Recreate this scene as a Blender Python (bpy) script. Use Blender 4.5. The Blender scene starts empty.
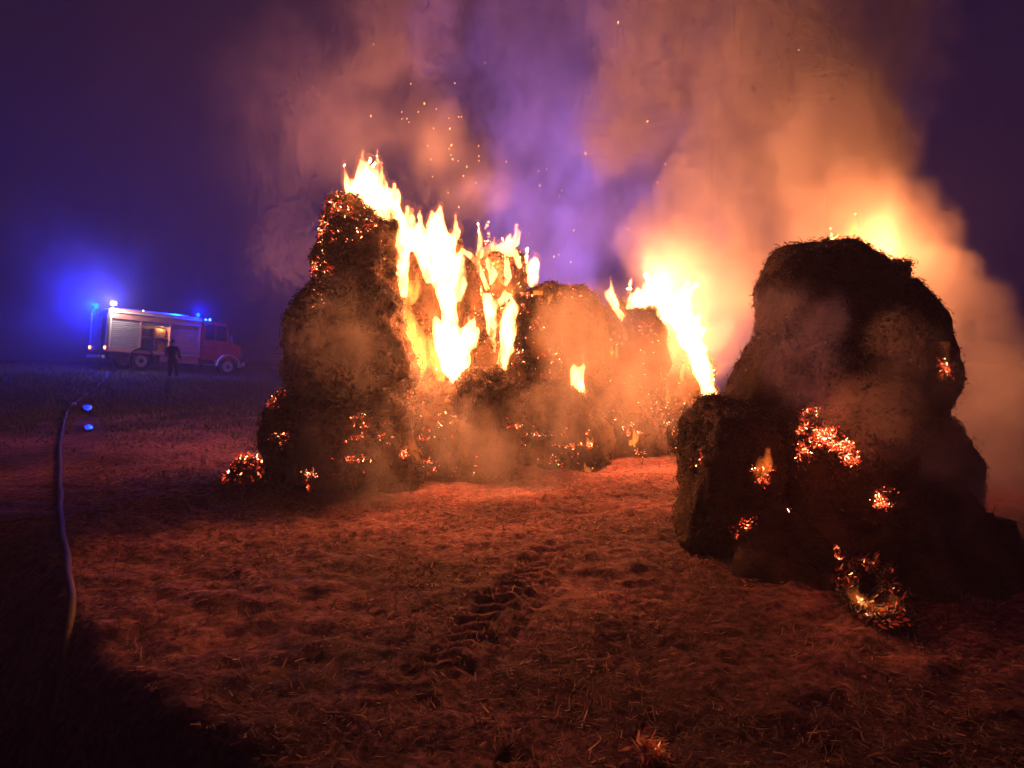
import bpy, bmesh, math, random
import numpy as np
from mathutils import Vector, Matrix, noise as mnoise

R = math.radians
random.seed(7)
rng = np.random.default_rng(7)
scene = bpy.context.scene
col = scene.collection

# ------------------------------------------------------------------ camera
F = 773.0
PITCH = math.atan(41 / F)
CAM = Vector((0, 0, 1.7))
cd = bpy.data.cameras.new('camera')
cam = bpy.data.objects.new('camera', cd)
col.objects.link(cam)
cam.location = CAM
cam.rotation_euler = (math.pi / 2 - PITCH, 0, 0)
cd.sensor_width = 36
cd.lens = 36 * F / 1024
cd.clip_start = 0.05
cd.clip_end = 2000
scene.camera = cam


def at(px, py, Y):
    """world point seen at a photograph position, Y metres ahead"""
    u, v = (px - 512) / F, (384 - py) / F
    c, s = math.cos(PITCH), math.sin(PITCH)
    d = Vector((u, c + v * s, v * c - s))
    return CAM + d * (Y / d.y)


def smooth(a, b, x):
    t = np.clip((x - a) / (b - a), 0, 1)
    return t * t * (3 - 2 * t)


# ------------------------------------------------------------------ tagging
def tag(o, label=None, cat=None, group=None, kind=None):
    if label: o['label'] = label
    if cat: o['category'] = cat
    if group: o['group'] = group
    if kind: o['kind'] = kind
    return o


def empty(name, loc, label, cat, group=None):
    o = bpy.data.objects.new(name, None)
    col.objects.link(o)
    o.location = loc
    o.empty_display_size = 0.2
    return tag(o, label, cat, group)


def link(name, me, mat, parent=None):
    o = bpy.data.objects.new(name, me)
    col.objects.link(o)
    if mat is not None:
        me.materials.append(mat)
    if parent is not None:
        o.parent = parent
    return o


def bm_obj(name, bm, mat, parent=None, smooth_shade=False):
    me = bpy.data.meshes.new(name)
    bmesh.ops.recalc_face_normals(bm, faces=bm.faces)
    bm.to_mesh(me)
    bm.free()
    if smooth_shade:
        me.shade_smooth()
    return link(name, me, mat, parent)


def np_mesh(name, verts, faces, smooth_shade=True):
    me = bpy.data.meshes.new(name)
    n, m, k = len(verts), len(faces), faces.shape[1]
    me.vertices.add(n)
    me.vertices.foreach_set('co', np.asarray(verts, np.float32).ravel())
    me.loops.add(m * k)
    me.loops.foreach_set('vertex_index', np.asarray(faces, np.int32).ravel())
    me.polygons.add(m)
    me.polygons.foreach_set('loop_start', np.arange(0, m * k, k, dtype=np.int32))
    me.update(calc_edges=True)
    me.validate()
    if smooth_shade:
        me.shade_smooth()
    return me


# ------------------------------------------------------------------ materials
def new_mat(name):
    m = bpy.data.materials.new(name)
    m.use_nodes = True
    nt = m.node_tree
    nt.nodes.clear()
    out = nt.nodes.new('ShaderNodeOutputMaterial')
    return m, nt, out


def node(nt, kind, **kw):
    n = nt.nodes.new(kind)
    for k, v in kw.items():
        if k.startswith('_'):
            setattr(n, k[1:], v)
        else:
            n.inputs[k].default_value = v
    return n


def ramp(nt, stops):
    n = nt.nodes.new('ShaderNodeValToRGB')
    els = n.color_ramp.elements
    while len(els) > 1:
        els.remove(els[-1])
    els[0].position, els[0].color = stops[0][0], (*stops[0][1], 1)
    for p, c in stops[1:]:
        e = els.new(p)
        e.color = (*c, 1)
    return n


def principled(name, color, rough=0.6, metal=0.0, noise_amt=0.25, scale=6.0, bump=0.0, coat=0.0):
    m, nt, out = new_mat(name)
    b = node(nt, 'ShaderNodeBsdfPrincipled', Roughness=rough, Metallic=metal)
    b.inputs['Coat Weight'].default_value = coat
    tc = nt.nodes.new('ShaderNodeTexCoord')
    no = node(nt, 'ShaderNodeTexNoise', Scale=scale, Detail=6.0)
    nt.links.new(tc.outputs['Object'], no.inputs['Vector'])
    lo = tuple(c * (1 - noise_amt) for c in color)
    hi = tuple(min(1, c * (1 + noise_amt)) for c in color)
    r = ramp(nt, [(0.3, lo), (0.7, hi)])
    nt.links.new(no.outputs['Fac'], r.inputs['Fac'])
    nt.links.new(r.outputs['Color'], b.inputs['Base Color'])
    if bump:
        bn = node(nt, 'ShaderNodeBump', Strength=bump, Distance=0.02)
        nt.links.new(no.outputs['Fac'], bn.inputs['Height'])
        nt.links.new(bn.outputs['Normal'], b.inputs['Normal'])
    nt.links.new(b.outputs['BSDF'], out.inputs['Surface'])
    return m


def emitter(name, color, strength):
    m, nt, out = new_mat(name)
    e = node(nt, 'ShaderNodeEmission', Color=(*color, 1), Strength=strength)
    nt.links.new(e.outputs[0], out.inputs['Surface'])
    return m


def ground_material():
    m, nt, out = new_mat('ground')
    b = node(nt, 'ShaderNodeBsdfPrincipled', Roughness=0.95)
    b.inputs['Specular IOR Level'].default_value = 0.15
    geo = nt.nodes.new('ShaderNodeNewGeometry')
    big = node(nt, 'ShaderNodeTexNoise', Scale=0.55, Detail=5.0)
    fine = node(nt, 'ShaderNodeTexNoise', Scale=16.0, Detail=9.0, Roughness=0.7)
    nt.links.new(geo.outputs['Position'], big.inputs['Vector'])
    nt.links.new(geo.outputs['Position'], fine.inputs['Vector'])
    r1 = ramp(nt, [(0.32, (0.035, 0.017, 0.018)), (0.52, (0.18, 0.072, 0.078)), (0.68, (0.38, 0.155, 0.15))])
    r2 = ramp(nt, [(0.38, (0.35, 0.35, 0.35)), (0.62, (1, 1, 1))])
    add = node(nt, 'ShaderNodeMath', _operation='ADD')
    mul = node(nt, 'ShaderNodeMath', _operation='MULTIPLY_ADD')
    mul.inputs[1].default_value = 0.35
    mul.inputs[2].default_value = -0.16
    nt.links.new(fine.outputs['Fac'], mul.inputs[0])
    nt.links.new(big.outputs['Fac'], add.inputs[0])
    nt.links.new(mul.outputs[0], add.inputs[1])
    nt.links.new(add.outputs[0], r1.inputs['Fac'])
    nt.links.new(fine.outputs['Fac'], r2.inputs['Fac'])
    mx = node(nt, 'ShaderNodeMix', _data_type='RGBA', _blend_type='MULTIPLY')
    mx.inputs[0].default_value = 1.0
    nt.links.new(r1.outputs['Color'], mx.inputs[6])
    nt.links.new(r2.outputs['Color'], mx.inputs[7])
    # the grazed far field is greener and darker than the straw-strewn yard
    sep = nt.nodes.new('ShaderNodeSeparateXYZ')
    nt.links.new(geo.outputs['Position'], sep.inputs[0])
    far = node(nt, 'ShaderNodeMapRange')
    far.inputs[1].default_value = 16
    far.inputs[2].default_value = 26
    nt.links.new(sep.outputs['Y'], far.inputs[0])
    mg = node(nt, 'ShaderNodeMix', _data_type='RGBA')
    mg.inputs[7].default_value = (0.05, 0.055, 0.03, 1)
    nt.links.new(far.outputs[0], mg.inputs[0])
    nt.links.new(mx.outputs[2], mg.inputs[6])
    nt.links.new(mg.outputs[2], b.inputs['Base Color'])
    bn = node(nt, 'ShaderNodeBump', Strength=0.8, Distance=0.03)
    nt.links.new(fine.outputs['Fac'], bn.inputs['Height'])
    nt.links.new(bn.outputs['Normal'], b.inputs['Normal'])
    nt.links.new(b.outputs['BSDF'], out.inputs['Surface'])
    return m


def straw_material(name, cols, rough=0.7):
    m, nt, out = new_mat(name)
    b = node(nt, 'ShaderNodeBsdfPrincipled', Roughness=rough)
    geo = nt.nodes.new('ShaderNodeNewGeometry')
    r = ramp(nt, cols)
    nt.links.new(geo.outputs['Random Per Island'], r.inputs['Fac'])
    nt.links.new(r.outputs['Color'], b.inputs['Base Color'])
    tr = nt.nodes.new('ShaderNodeBsdfTranslucent')
    nt.links.new(r.outputs['Color'], tr.inputs['Color'])
    mx = node(nt, 'ShaderNodeMixShader')
    mx.inputs[0].default_value = 0.45
    nt.links.new(b.outputs['BSDF'], mx.inputs[1])
    nt.links.new(tr.outputs[0], mx.inputs[2])
    nt.links.new(mx.outputs[0], out.inputs['Surface'])
    return m


def bale_material(name, dark=0.5):
    m, nt, out = new_mat(name)
    b = node(nt, 'ShaderNodeBsdfPrincipled', Roughness=0.9)
    b.inputs['Specular IOR Level'].default_value = 0.2
    geo = nt.nodes.new('ShaderNodeTexCoord')
    mp = node(nt, 'ShaderNodeMapping')
    mp.inputs['Scale'].default_value = (1, 1, 3.2)
    nt.links.new(geo.outputs['Object'], mp.inputs['Vector'])
    big = node(nt, 'ShaderNodeTexNoise', Scale=2.2, Detail=6.0, Roughness=0.6)
    fine = node(nt, 'ShaderNodeTexNoise', Scale=22.0, Detail=8.0, Roughness=0.75, Distortion=1.2)
    nt.links.new(geo.outputs['Object'], big.inputs['Vector'])
    nt.links.new(mp.outputs['Vector'], fine.inputs['Vector'])
    mix = node(nt, 'ShaderNodeMath', _operation='MULTIPLY_ADD')
    mix.inputs[1].default_value = 0.55
    nt.links.new(fine.outputs['Fac'], mix.inputs[0])
    nt.links.new(big.outputs['Fac'], mix.inputs[2])
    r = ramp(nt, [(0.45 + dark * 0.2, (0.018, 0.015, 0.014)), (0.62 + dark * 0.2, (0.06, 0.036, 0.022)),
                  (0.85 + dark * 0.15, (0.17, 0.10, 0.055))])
    nt.links.new(mix.outputs[0], r.inputs['Fac'])
    nt.links.new(r.outputs['Color'], b.inputs['Base Color'])
    bn = node(nt, 'ShaderNodeBump', Strength=1.0, Distance=0.14)
    nt.links.new(fine.outputs['Fac'], bn.inputs['Height'])
    nt.links.new(bn.outputs['Normal'], b.inputs['Normal'])
    nt.links.new(b.outputs['BSDF'], out.inputs['Surface'])
    return m


def ember_material(name, strength):
    """each fragment has its own heat, from dull red to yellow-orange"""
    m, nt, out = new_mat(name)
    geo = nt.nodes.new('ShaderNodeNewGeometry')
    r = ramp(nt, [(0.0, (0.3, 0.012, 0.004)), (0.6, (0.8, 0.05, 0.015)), (0.88, (1.0, 0.13, 0.04)), (0.99, (1.0, 0.4, 0.16))])
    s = ramp(nt, [(0.0, (0.03,) * 3), (0.7, (0.06,) * 3), (0.93, (0.22,) * 3), (1.0, (1.0,) * 3)])
    nt.links.new(geo.outputs['Random Per Island'], r.inputs['Fac'])
    nt.links.new(geo.outputs['Random Per Island'], s.inputs['Fac'])
    mu = node(nt, 'ShaderNodeMath', _operation='MULTIPLY')
    mu.inputs[1].default_value = strength
    nt.links.new(s.outputs['Color'], mu.inputs[0])
    e = node(nt, 'ShaderNodeEmission')
    nt.links.new(r.outputs['Color'], e.inputs['Color'])
    nt.links.new(mu.outputs[0], e.inputs['Strength'])
    nt.links.new(e.outputs[0], out.inputs['Surface'])
    return m


def flame_material(name, surf, vol, col_s=(1.0, 0.28, 0.05), col_v=(1.0, 0.40, 0.10), hole=0.42):
    """burning gas: lets light through, glows at its skin and, deeper, in its volume"""
    m, nt, out = new_mat(name)
    geo = nt.nodes.new('ShaderNodeNewGeometry')
    mp = node(nt, 'ShaderNodeMapping')
    mp.inputs['Scale'].default_value = (1, 1, 0.4)
    nt.links.new(geo.outputs['Position'], mp.inputs['Vector'])
    no = node(nt, 'ShaderNodeTexNoise', Scale=6.0, Detail=5.0, Roughness=0.6, Distortion=0.6)
    nt.links.new(mp.outputs['Vector'], no.inputs['Vector'])
    mr = node(nt, 'ShaderNodeMapRange')
    mr.inputs[1].default_value = hole - 0.06
    mr.inputs[2].default_value = hole + 0.22
    nt.links.new(no.outputs['Fac'], mr.inputs[0])
    mu = node(nt, 'ShaderNodeMath', _operation='MULTIPLY')
    mu.inputs[1].default_value = surf
    nt.links.new(mr.outputs[0], mu.inputs[0])
    e = node(nt, 'ShaderNodeEmission', Color=(*col_s, 1))
    nt.links.new(mu.outputs[0], e.inputs['Strength'])
    t = nt.nodes.new('ShaderNodeBsdfTransparent')
    ad = nt.nodes.new('ShaderNodeAddShader')
    nt.links.new(t.outputs[0], ad.inputs[0])
    nt.links.new(e.outputs[0], ad.inputs[1])
    nt.links.new(ad.outputs[0], out.inputs['Surface'])
    mp2 = node(nt, 'ShaderNodeMapping')
    mp2.inputs['Scale'].default_value = (1, 1, 0.33)
    nt.links.new(geo.outputs['Position'], mp2.inputs['Vector'])
    nv = node(nt, 'ShaderNodeTexNoise', Scale=9.0, Detail=3.0, Roughness=0.55, Distortion=0.8)
    nt.links.new(mp2.outputs['Vector'], nv.inputs['Vector'])
    mv = node(nt, 'ShaderNodeMapRange')
    mv.inputs[1].default_value = 0.36
    mv.inputs[2].default_value = 0.66
    mv.inputs[3].default_value = 0.04
    nt.links.new(nv.outputs['Fac'], mv.inputs[0])
    mw = node(nt, 'ShaderNodeMath', _operation='MULTIPLY')
    mw.inputs[1].default_value = vol
    nt.links.new(mv.outputs[0], mw.inputs[0])
    ve = node(nt, 'ShaderNodeEmission', Color=(*col_v, 1))
    nt.links.new(mw.outputs[0], ve.inputs['Strength'])
    nt.links.new(ve.outputs[0], out.inputs['Volume'])
    m.cycles.volume_step_rate = 0.35
    return m


M = {}
M['ground'] = ground_material()
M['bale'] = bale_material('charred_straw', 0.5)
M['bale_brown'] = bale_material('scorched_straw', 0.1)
M['loose'] = straw_material('burnt_straw_ends', [(0, (0.015, 0.012, 0.01)), (0.6, (0.05, 0.032, 0.02)), (1, (0.16, 0.10, 0.06))])
M['loose_brown'] = straw_material('scorched_straw_ends', [(0, (0.012, 0.009, 0.008)), (0.5, (0.05, 0.03, 0.018)), (0.85, (0.15, 0.085, 0.045)), (1, (0.3, 0.19, 0.1))])
M['litter'] = straw_material('straw_litter', [(0, (0.05, 0.03, 0.022)), (0.6, (0.18, 0.095, 0.07)), (0.93, (0.3, 0.17, 0.11)), (1, (0.62, 0.42, 0.3))])
M['grass'] = straw_material('field_grass', [(0, (0.03, 0.035, 0.015)), (0.6, (0.07, 0.075, 0.03)), (1, (0.17, 0.14, 0.07))])
M['ember'] = ember_material('embers', 19)
M['ember_low'] = ember_material('dull_embers', 5)
M['lit_straw'] = straw_material('lit_straw', [(0, (0.45, 0.22, 0.09)), (1, (0.6, 0.34, 0.16))])  # brighter and more orange than the litter, so one tuft reads as lit
M['spark'] = emitter('spark', (1.0, 0.35, 0.10), 4)
M['flame_hot'] = flame_material('hot_flame', 0.35, 105, (1, 0.22, 0.035), (1.0, 0.42, 0.13))
M['flame_mid'] = flame_material('yellow_flame', 0.3, 20, (1, 0.22, 0.035), (1.0, 0.34, 0.05))
M['fringe'] = flame_material('flame_fringe', 0.02, 3.6, (1, 0.2, 0.03), (1.0, 0.2, 0.03))
M['flame_low'] = flame_material('orange_flame', 0.05, 7, (1, 0.13, 0.02), (1.0, 0.15, 0.02))

# ------------------------------------------------------------------ terrain
SHADE_DROP_PX = [(66, 560, 0), (80, 600, 0), (130, 655, 0), (200, 705, 0), (270, 745, 0), (335, 775, 0), (430, 805, 0)]


def flat(px, py, z=0.0):
    d = at(px, py, 1.0) - CAM
    k = (z - CAM.z) / d.z
    return CAM + d * k


SHADE_DROP_EDGE = np.array([[flat(a, b).x, flat(a, b).y] for a, b, _ in SHADE_DROP_PX])
SHADE_DROP_EDGE = np.vstack([[[-4.3, 7.6]], SHADE_DROP_EDGE, [[0.9, 1.9]]])


def poly_side(x, y, line):
    """signed distance to a polyline, positive on the camera's side"""
    best = np.full(x.shape, 1e9)
    sign = np.zeros(x.shape)
    for (ax, ay), (bx, by) in zip(line[:-1], line[1:]):
        dx, dy = bx - ax, by - ay
        t = np.clip(((x - ax) * dx + (y - ay) * dy) / (dx * dx + dy * dy), 0, 1)
        qx, qy = ax + t * dx, ay + t * dy
        d = np.hypot(x - qx, y - qy)
        s = np.sign((x - ax) * dy - (y - ay) * dx)
        upd = d < best
        best = np.where(upd, d, best)
        sign = np.where(upd, s, sign)
    return best * sign


def height(x, y):
    x = np.asarray(x, float)
    y = np.asarray(y, float)
    h = 0.40 * smooth(-10.5, -20.5, x) * smooth(14, 34, y)
    h = h + 0.2 * np.exp(-(((x + 7.6) / 3.6) ** 4 + ((y - 14.5) / 5.0) ** 4))
    h = h - 0.24 * smooth(-18.6, -14.2, x) * smooth(29, 39, y)
    h = h - 0.021 * np.maximum(0, y - 45) * smooth(40, 70, y)
    d = poly_side(x, y, SHADE_DROP_EDGE)
    h = h - 0.7 * smooth(0.0, 0.75, d) * smooth(7.6, 5.0, y)  # ground drop shaped to keep the firelight off the near corner
    return h


def h1(x, y):
    return float(height(np.array([x]), np.array([y]))[0])


def tread(x, y, ax, ay, bx, by, w):
    """a tractor tyre's print: (depth) along a straight line"""
    L = math.hypot(bx - ax, by - ay)
    tx, ty = (bx - ax) / L, (by - ay) / L
    s = (x - ax) * tx + (y - ay) * ty
    n = (x - ax) * -ty + (y - ay) * tx
    inside = smooth(-0.1, 0.9, s) * smooth(L + 0.1, L - 0.9, s) * smooth(w * 0.56, w * 0.46, np.abs(n))
    ph = (s + np.abs(n) * 0.75) / 0.155 + np.where(n > 0, 0.5, 0)
    lug = smooth(0.15, 0.32, np.abs((ph % 1.0) - 0.5))
    return inside * (0.015 + 0.035 * (1 - lug))


def axis(lo, hi, dense_lo, dense_hi, step, grow=1.16):
    a = list(np.arange(dense_lo, dense_hi, step))
    s, v = step, a[-1]
    while v < hi:
        s = min(s * grow, 40)
        v += s
        a.append(v)
    s, v = step, a[0]
    pre = []
    while v > lo:
        s = min(s * grow, 40)
        v -= s
        pre.append(v)
    return np.array(pre[::-1] + a)


def fbm_arr(x, y, scale, octaves, seed=0.0):
    return np.array([mnoise.fractal(Vector((a * scale + seed, b * scale - seed, seed)), 0.8, 2.1, octaves) for a, b in zip(x, y)])


xs = axis(-300, 300, -4.2, 5.2, 0.034)
ys = axis(-6, 600, 2.3, 9.4, 0.034)
gx, gy = np.meshgrid(xs, ys)
fx, fy = gx.ravel(), gy.ravel()
gz = height(fx, fy)
near = (fy > 2) & (fy < 30) & (np.abs(fx) < 25)
det = np.zeros_like(fx)
det[near] = 0.035 * fbm_arr(fx[near], fy[near], 1.1, 3, 3.1) + 0.036 * fbm_arr(fx[near], fy[near], 4.5, 5, 9.7)
TRACKS = [(-0.55, 3.3, 0.6, 6.9, 0.40), (0.38, 3.4, 1.2, 5.9, 0.38)]
for i, tr in enumerate(TRACKS):
    det -= tread(fx, fy, *tr) * (0.85 if i == 0 else 0.5)
gz = gz + det * smooth(30, 18, fy)
nx, ny = len(xs), len(ys)
idx = np.arange(nx * ny).reshape(ny, nx)
quads = np.stack([idx[:-1, :-1], idx[:-1, 1:], idx[1:, 1:], idx[1:, :-1]], -1).reshape(-1, 4)
ground = link('ground', np_mesh('ground', np.stack([fx, fy, gz], 1), quads), M['ground'])
tag(ground, 'straw strewn field lit red by the fire', kind='structure')
print('ground', nx, ny)


# ------------------------------------------------------------------ straw blades
def slivers(name, base, direc, length, width, mat, parent=None, bend=0.0, flat_to=None):
    """thin straws as narrow quads: base points, unit directions, lengths, widths"""
    n = len(base)
    rnd = rng.normal(size=(n, 3))
    side = np.cross(direc, rnd)
    side /= np.linalg.norm(side, axis=1, keepdims=True) + 1e-9
    w = side * width[:, None] * 0.5
    tip = base + direc * length[:, None]
    mid = base + direc * length[:, None] * 0.5 + rng.normal(size=(n, 3)) * (bend * length[:, None])
    v = np.stack([base - w, base + w, mid + w, mid - w, tip + w * 0.5, tip - w * 0.5], 1).reshape(-1, 3)
    k = np.arange(n)[:, None] * 6
    f = np.concatenate([k + np.array([[0, 1, 2, 3]]), k + np.array([[3, 2, 4, 5]])], 1).reshape(-1, 4)
    me = np_mesh(name, v, f, False)
    return link(name, me, mat, parent)


def unit(v):
    return v / (np.linalg.norm(v, axis=1, keepdims=True) + 1e-9)


# litter over the yard
n = 110000
yy = 2.6 + 10.5 * rng.random(n) ** 1.7
xx = (rng.random(n) - 0.5) * (2.1 + 1.75 * yy)
keep = fbm_arr(xx, yy, 0.9, 3, 5.0) + rng.normal(size=n) * 0.35 > 0.0
keep &= poly_side(xx, yy, SHADE_DROP_EDGE) < 0.1
keep &= ~((np.abs(tread(xx, yy, *TRACKS[0])) > 0.005) & (rng.random(n) < 0.8))
xx, yy = xx[keep], yy[keep]
n = len(xx)
zz = height(xx, yy) + 0.012 + np.abs(rng.normal(size=n)) * 0.012
di = unit(np.stack([rng.normal(size=n), rng.normal(size=n), np.abs(rng.normal(size=n)) * 0.28], 1))
o = slivers('straw_litter', np.stack([xx, yy, zz], 1), di, 0.018 + 0.055 * rng.random(n) ** 1.8, 0.0025 + 0.005 * rng.random(n), M['litter'], bend=0.06)
tag(o, 'loose straw scattered over the reddish ground', kind='stuff')

# stubble tufts sticking up in the yard
n = 16000
yy = 2.6 + 9.0 * rng.random(n) ** 1.5
xx = (rng.random(n) - 0.5) * (2.0 + 1.7 * yy)
keep = (fbm_arr(xx, yy, 1.3, 3, 15.0) > 0.05) & (poly_side(xx, yy, SHADE_DROP_EDGE) < 0.0)
xx, yy = xx[keep], yy[keep]
n = len(xx)
di = unit(np.stack([rng.normal(size=n) * 0.6, rng.normal(size=n) * 0.6, 0.6 + rng.random(n)], 1))
o = slivers('stubble', np.stack([xx, yy, height(xx, yy) - 0.01], 1), di, 0.03 + 0.06 * rng.random(n), 0.004 + 0.004 * rng.random(n), M['litter'], bend=0.08)
tag(o, 'short stubble standing in the field', kind='stuff')

# rougher grass in the field behind, towards the fire engine
n = 120000
yy = 9 + 40 * rng.random(n) ** 1.3
xx = -2.0 - rng.random(n) * (0.2 + 0.66 * yy)
m2 = rng.random(n) < 0.25
xx[m2] = (rng.random(m2.sum()) - 0.3) * 1.4 * yy[m2]
keep = rng.random(n) < smooth(9.5, 17, yy + 2.0 * fbm_arr(xx, yy, 0.5, 2, 8.0))
keep &= ~((np.abs(xx + 0.551 * yy) < 0.25) & (yy > 11.5) & (yy < 15.5))
xx, yy = xx[keep], yy[keep]
n = len(xx)
di = unit(np.stack([rng.normal(size=n) * 0.6, rng.normal(size=n) * 0.6, np.ones(n)], 1))
o = slivers('field_grass', np.stack([xx, yy, height(xx, yy) - 0.01], 1), di, (0.05 + 0.13 * rng.random(n) ** 2) * np.clip(yy / 20, 0.5, 1.5), 0.008 + 0.010 * rng.random(n), M['grass'], bend=0.1)
tag(o, 'rough meadow grass stretching back to the fire engine', kind='stuff')


# ------------------------------------------------------------------ bales
def bale_mesh(name, c, rx, ry, rz, axis_dir, seed, rough=1.0, slump=0.12):
    """a round straw bale, burnt out of shape: drum with soft edges, dents and a sag"""
    prof = []
    K = 46
    for i in range(K + 1):
        a = math.pi * i / K
        s, co = math.sin(a), -math.cos(a)
        rho = abs(s) ** 0.62
        z = math.copysign(abs(co) ** 0.62, co)
        prof.append((rho, z))
    T = 88
    vs, ns = [], []
    q = Vector((0, 0, 1)).rotation_difference(Vector(axis_dir).normalized())
    sv = Vector((seed * 3.7, -seed * 1.9, seed * 0.73))
    for rho, z in prof:
        for j in range(T):
            th = 2 * math.pi * j / T
            p = Vector((rho * math.cos(th), rho * math.sin(th), z))
            p = q @ p
            nrm = p.normalized()
            p = Vector((p.x * rx, p.y * ry, p.z * rz))
            d = 0.15 * mnoise.fractal(p * 1.5 + sv, 0.9, 2, 3)
            d += 0.05 * mnoise.fractal(p * 5.5 + sv, 0.8, 2, 3)
            d += 0.05 * (0.35 - abs(mnoise.noise(Vector((p.x * 4, p.y * 4, p.z * 8)) - sv)))
            d += 0.034 * mnoise.fractal(Vector((p.x * 13, p.y * 13, p.z * 26)) + sv, 0.7, 2, 3)
            # soft bulge towards the base
            k = -p.z / rz
            p += nrm * d * rough
            p.x *= 1 + slump * 0.6 * k
            p.y *= 1 + slump * 0.6 * k
            vs.append((p.x, p.y, p.z))
    f = []
    for i in range(K):
        for j in range(T):
            f.append((i * T + j, i * T + (j + 1) % T, (i + 1) * T + (j + 1) % T, (i + 1) * T + j))
    me = np_mesh(name, np.array(vs), np.array(f))
    return me


def mesh_arrays(me):
    v = np.empty(len(me.vertices) * 3, np.float32)
    me.vertices.foreach_get('co', v)
    nn = np.empty(len(me.vertices) * 3, np.float32)
    me.vertices.foreach_get('normal', nn)
    return v.reshape(-1, 3).astype(float), nn.reshape(-1, 3).astype(float)


def project(p):
    """array of world points -> photograph positions"""
    c, s = math.cos(PITCH), math.sin(PITCH)
    x, y, z = p[:, 0], p[:, 1], p[:, 2] - CAM.z
    fwd = y * c - z * s
    up = y * s + z * c
    return 512 + F * x / fwd, 384 - F * up / fwd


BALES = []


def bale(label, box, Y, depth=1.15, ax=(0, 0, 1), seed=1, mat='bale', embers=(), rough=1.0, slump=0.12):
    """box: where the photograph shows it (x0, y0, x1, y1); Y: distance of its middle; embers: glowing spots (x, y, radius, how many, heat)"""
    x0, y0, x1, y1 = box
    gx_ = (x1 - x0) * 0.03
    x0, x1 = x0 - gx_, x1 + gx_
    a, b = at(x0, y1, Y), at(x1, y0, Y)
    c = (a + b) / 2
    rx, rz = (b.x - a.x) / 2, (b.z - a.z) / 2
    me = bale_mesh('straw_bale', c, rx, depth / 2, rz, ax, seed, rough, slump)
    o = link('straw_bale', me, M[mat])
    o.location = c
    tag(o, label, 'straw bale', 'burning straw bales')
    v, nn = mesh_arrays(me)
    # frayed straw ends
    cn = 15000
    k = rng.integers(0, len(v), cn)
    jt = rng.normal(size=(cn, 3)) * 0.03
    jt -= nn[k] * (jt * nn[k]).sum(1, keepdims=True)
    base = v[k] + jt + nn[k] * (0.012 * rng.normal(size=(cn, 1)))
    grain = np.array([mnoise.noise_vector(Vector(q) * 2.3 + Vector((seed, seed, seed))) for q in base])
    tang = grain + rng.normal(size=(cn, 3)) * 0.35 + [0, 0, -0.25]
    tang -= nn[k] * ((tang * nn[k]).sum(1, keepdims=True) - 0.06 - 0.30 * rng.random((cn, 1)) ** 4)
    fr = slivers('loose_straw', base, unit(tang), (0.03 + 0.12 * rng.random(cn) ** 2.4) * (0.32 if Y < 8 else 0.6), (0.005 + 0.009 * rng.random(cn)) * (0.75 if Y < 8 else 1), M['loose'] if mat == 'bale' else M['loose_brown'], o, bend=0.12)
    if embers:
        w = v + np.array(c)
        px, py = project(w)
        facing = (nn * (w - np.array(CAM))).sum(1) < 0
        bs, ds, ls, ws = [], [], [], []
        for ex, ey, er, cnt, _h in [(a_, b_, c_ * 1.25, int(d_ * 2.6), e_) for a_, b_, c_, d_, e_ in embers]:
            d = np.hypot(px - ex, py - ey)
            near = np.nonzero((d < er) & facing)[0]
            if not len(near):
                continue
            rid = np.array([abs(mnoise.fractal(Vector(q) * 5.5 + Vector((seed, 0, 0)), 0.8, 2, 3)) for q in w[near]])
            wgt = np.exp(-(d[near] / er * 1.5) ** 2) * (0.02 + np.exp(-(rid / 0.09) ** 2))
            k = near[rng.choice(len(near), cnt, p=wgt / wgt.sum())]
            jt = rng.normal(size=(cnt, 3)) * 0.018
            jt -= nn[k] * (jt * nn[k]).sum(1, keepdims=True)
            bs.append(v[k] + nn[k] * 0.02 + jt)
            ds.append(unit(rng.normal(size=(cnt, 3)) + nn[k] * 0.3))
            ls.append(0.008 + 0.03 * rng.random(cnt) ** 2)
            ws.append(0.003 + 0.007 * rng.random(cnt))
        if bs:
            hot = max(e[4] for e in embers)
            slivers('ember_specks', np.concatenate(bs), np.concatenate(ds), np.concatenate(ls), np.concatenate(ws),
                    M['ember'] if hot > 0.5 else M['ember_low'], o, bend=0.1)
    BALES.append(o)
    return o


X = (1, 0.15, 0)
# the tall column nearest the fire engine
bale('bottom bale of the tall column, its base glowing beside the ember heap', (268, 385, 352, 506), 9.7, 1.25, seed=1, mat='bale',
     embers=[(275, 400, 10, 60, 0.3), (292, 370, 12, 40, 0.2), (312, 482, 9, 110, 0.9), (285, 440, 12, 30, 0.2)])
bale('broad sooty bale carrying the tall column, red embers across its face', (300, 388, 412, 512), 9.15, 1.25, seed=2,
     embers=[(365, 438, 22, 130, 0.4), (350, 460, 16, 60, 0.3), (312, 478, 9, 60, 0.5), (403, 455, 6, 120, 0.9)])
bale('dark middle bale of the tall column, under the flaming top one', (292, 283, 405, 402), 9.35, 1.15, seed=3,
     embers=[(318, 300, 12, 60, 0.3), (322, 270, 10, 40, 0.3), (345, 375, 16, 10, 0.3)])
bale('topmost bale of the tall column with fire curling over its crest', (321, 198, 396, 295), 9.45, 0.95, seed=4, mat='bale_brown', slump=0.2,
     embers=[(330, 225, 18, 260, 0.9), (345, 222, 24, 200, 0.9), (322, 265, 12, 140, 0.7), (370, 235, 14, 60, 0.6)])
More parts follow.
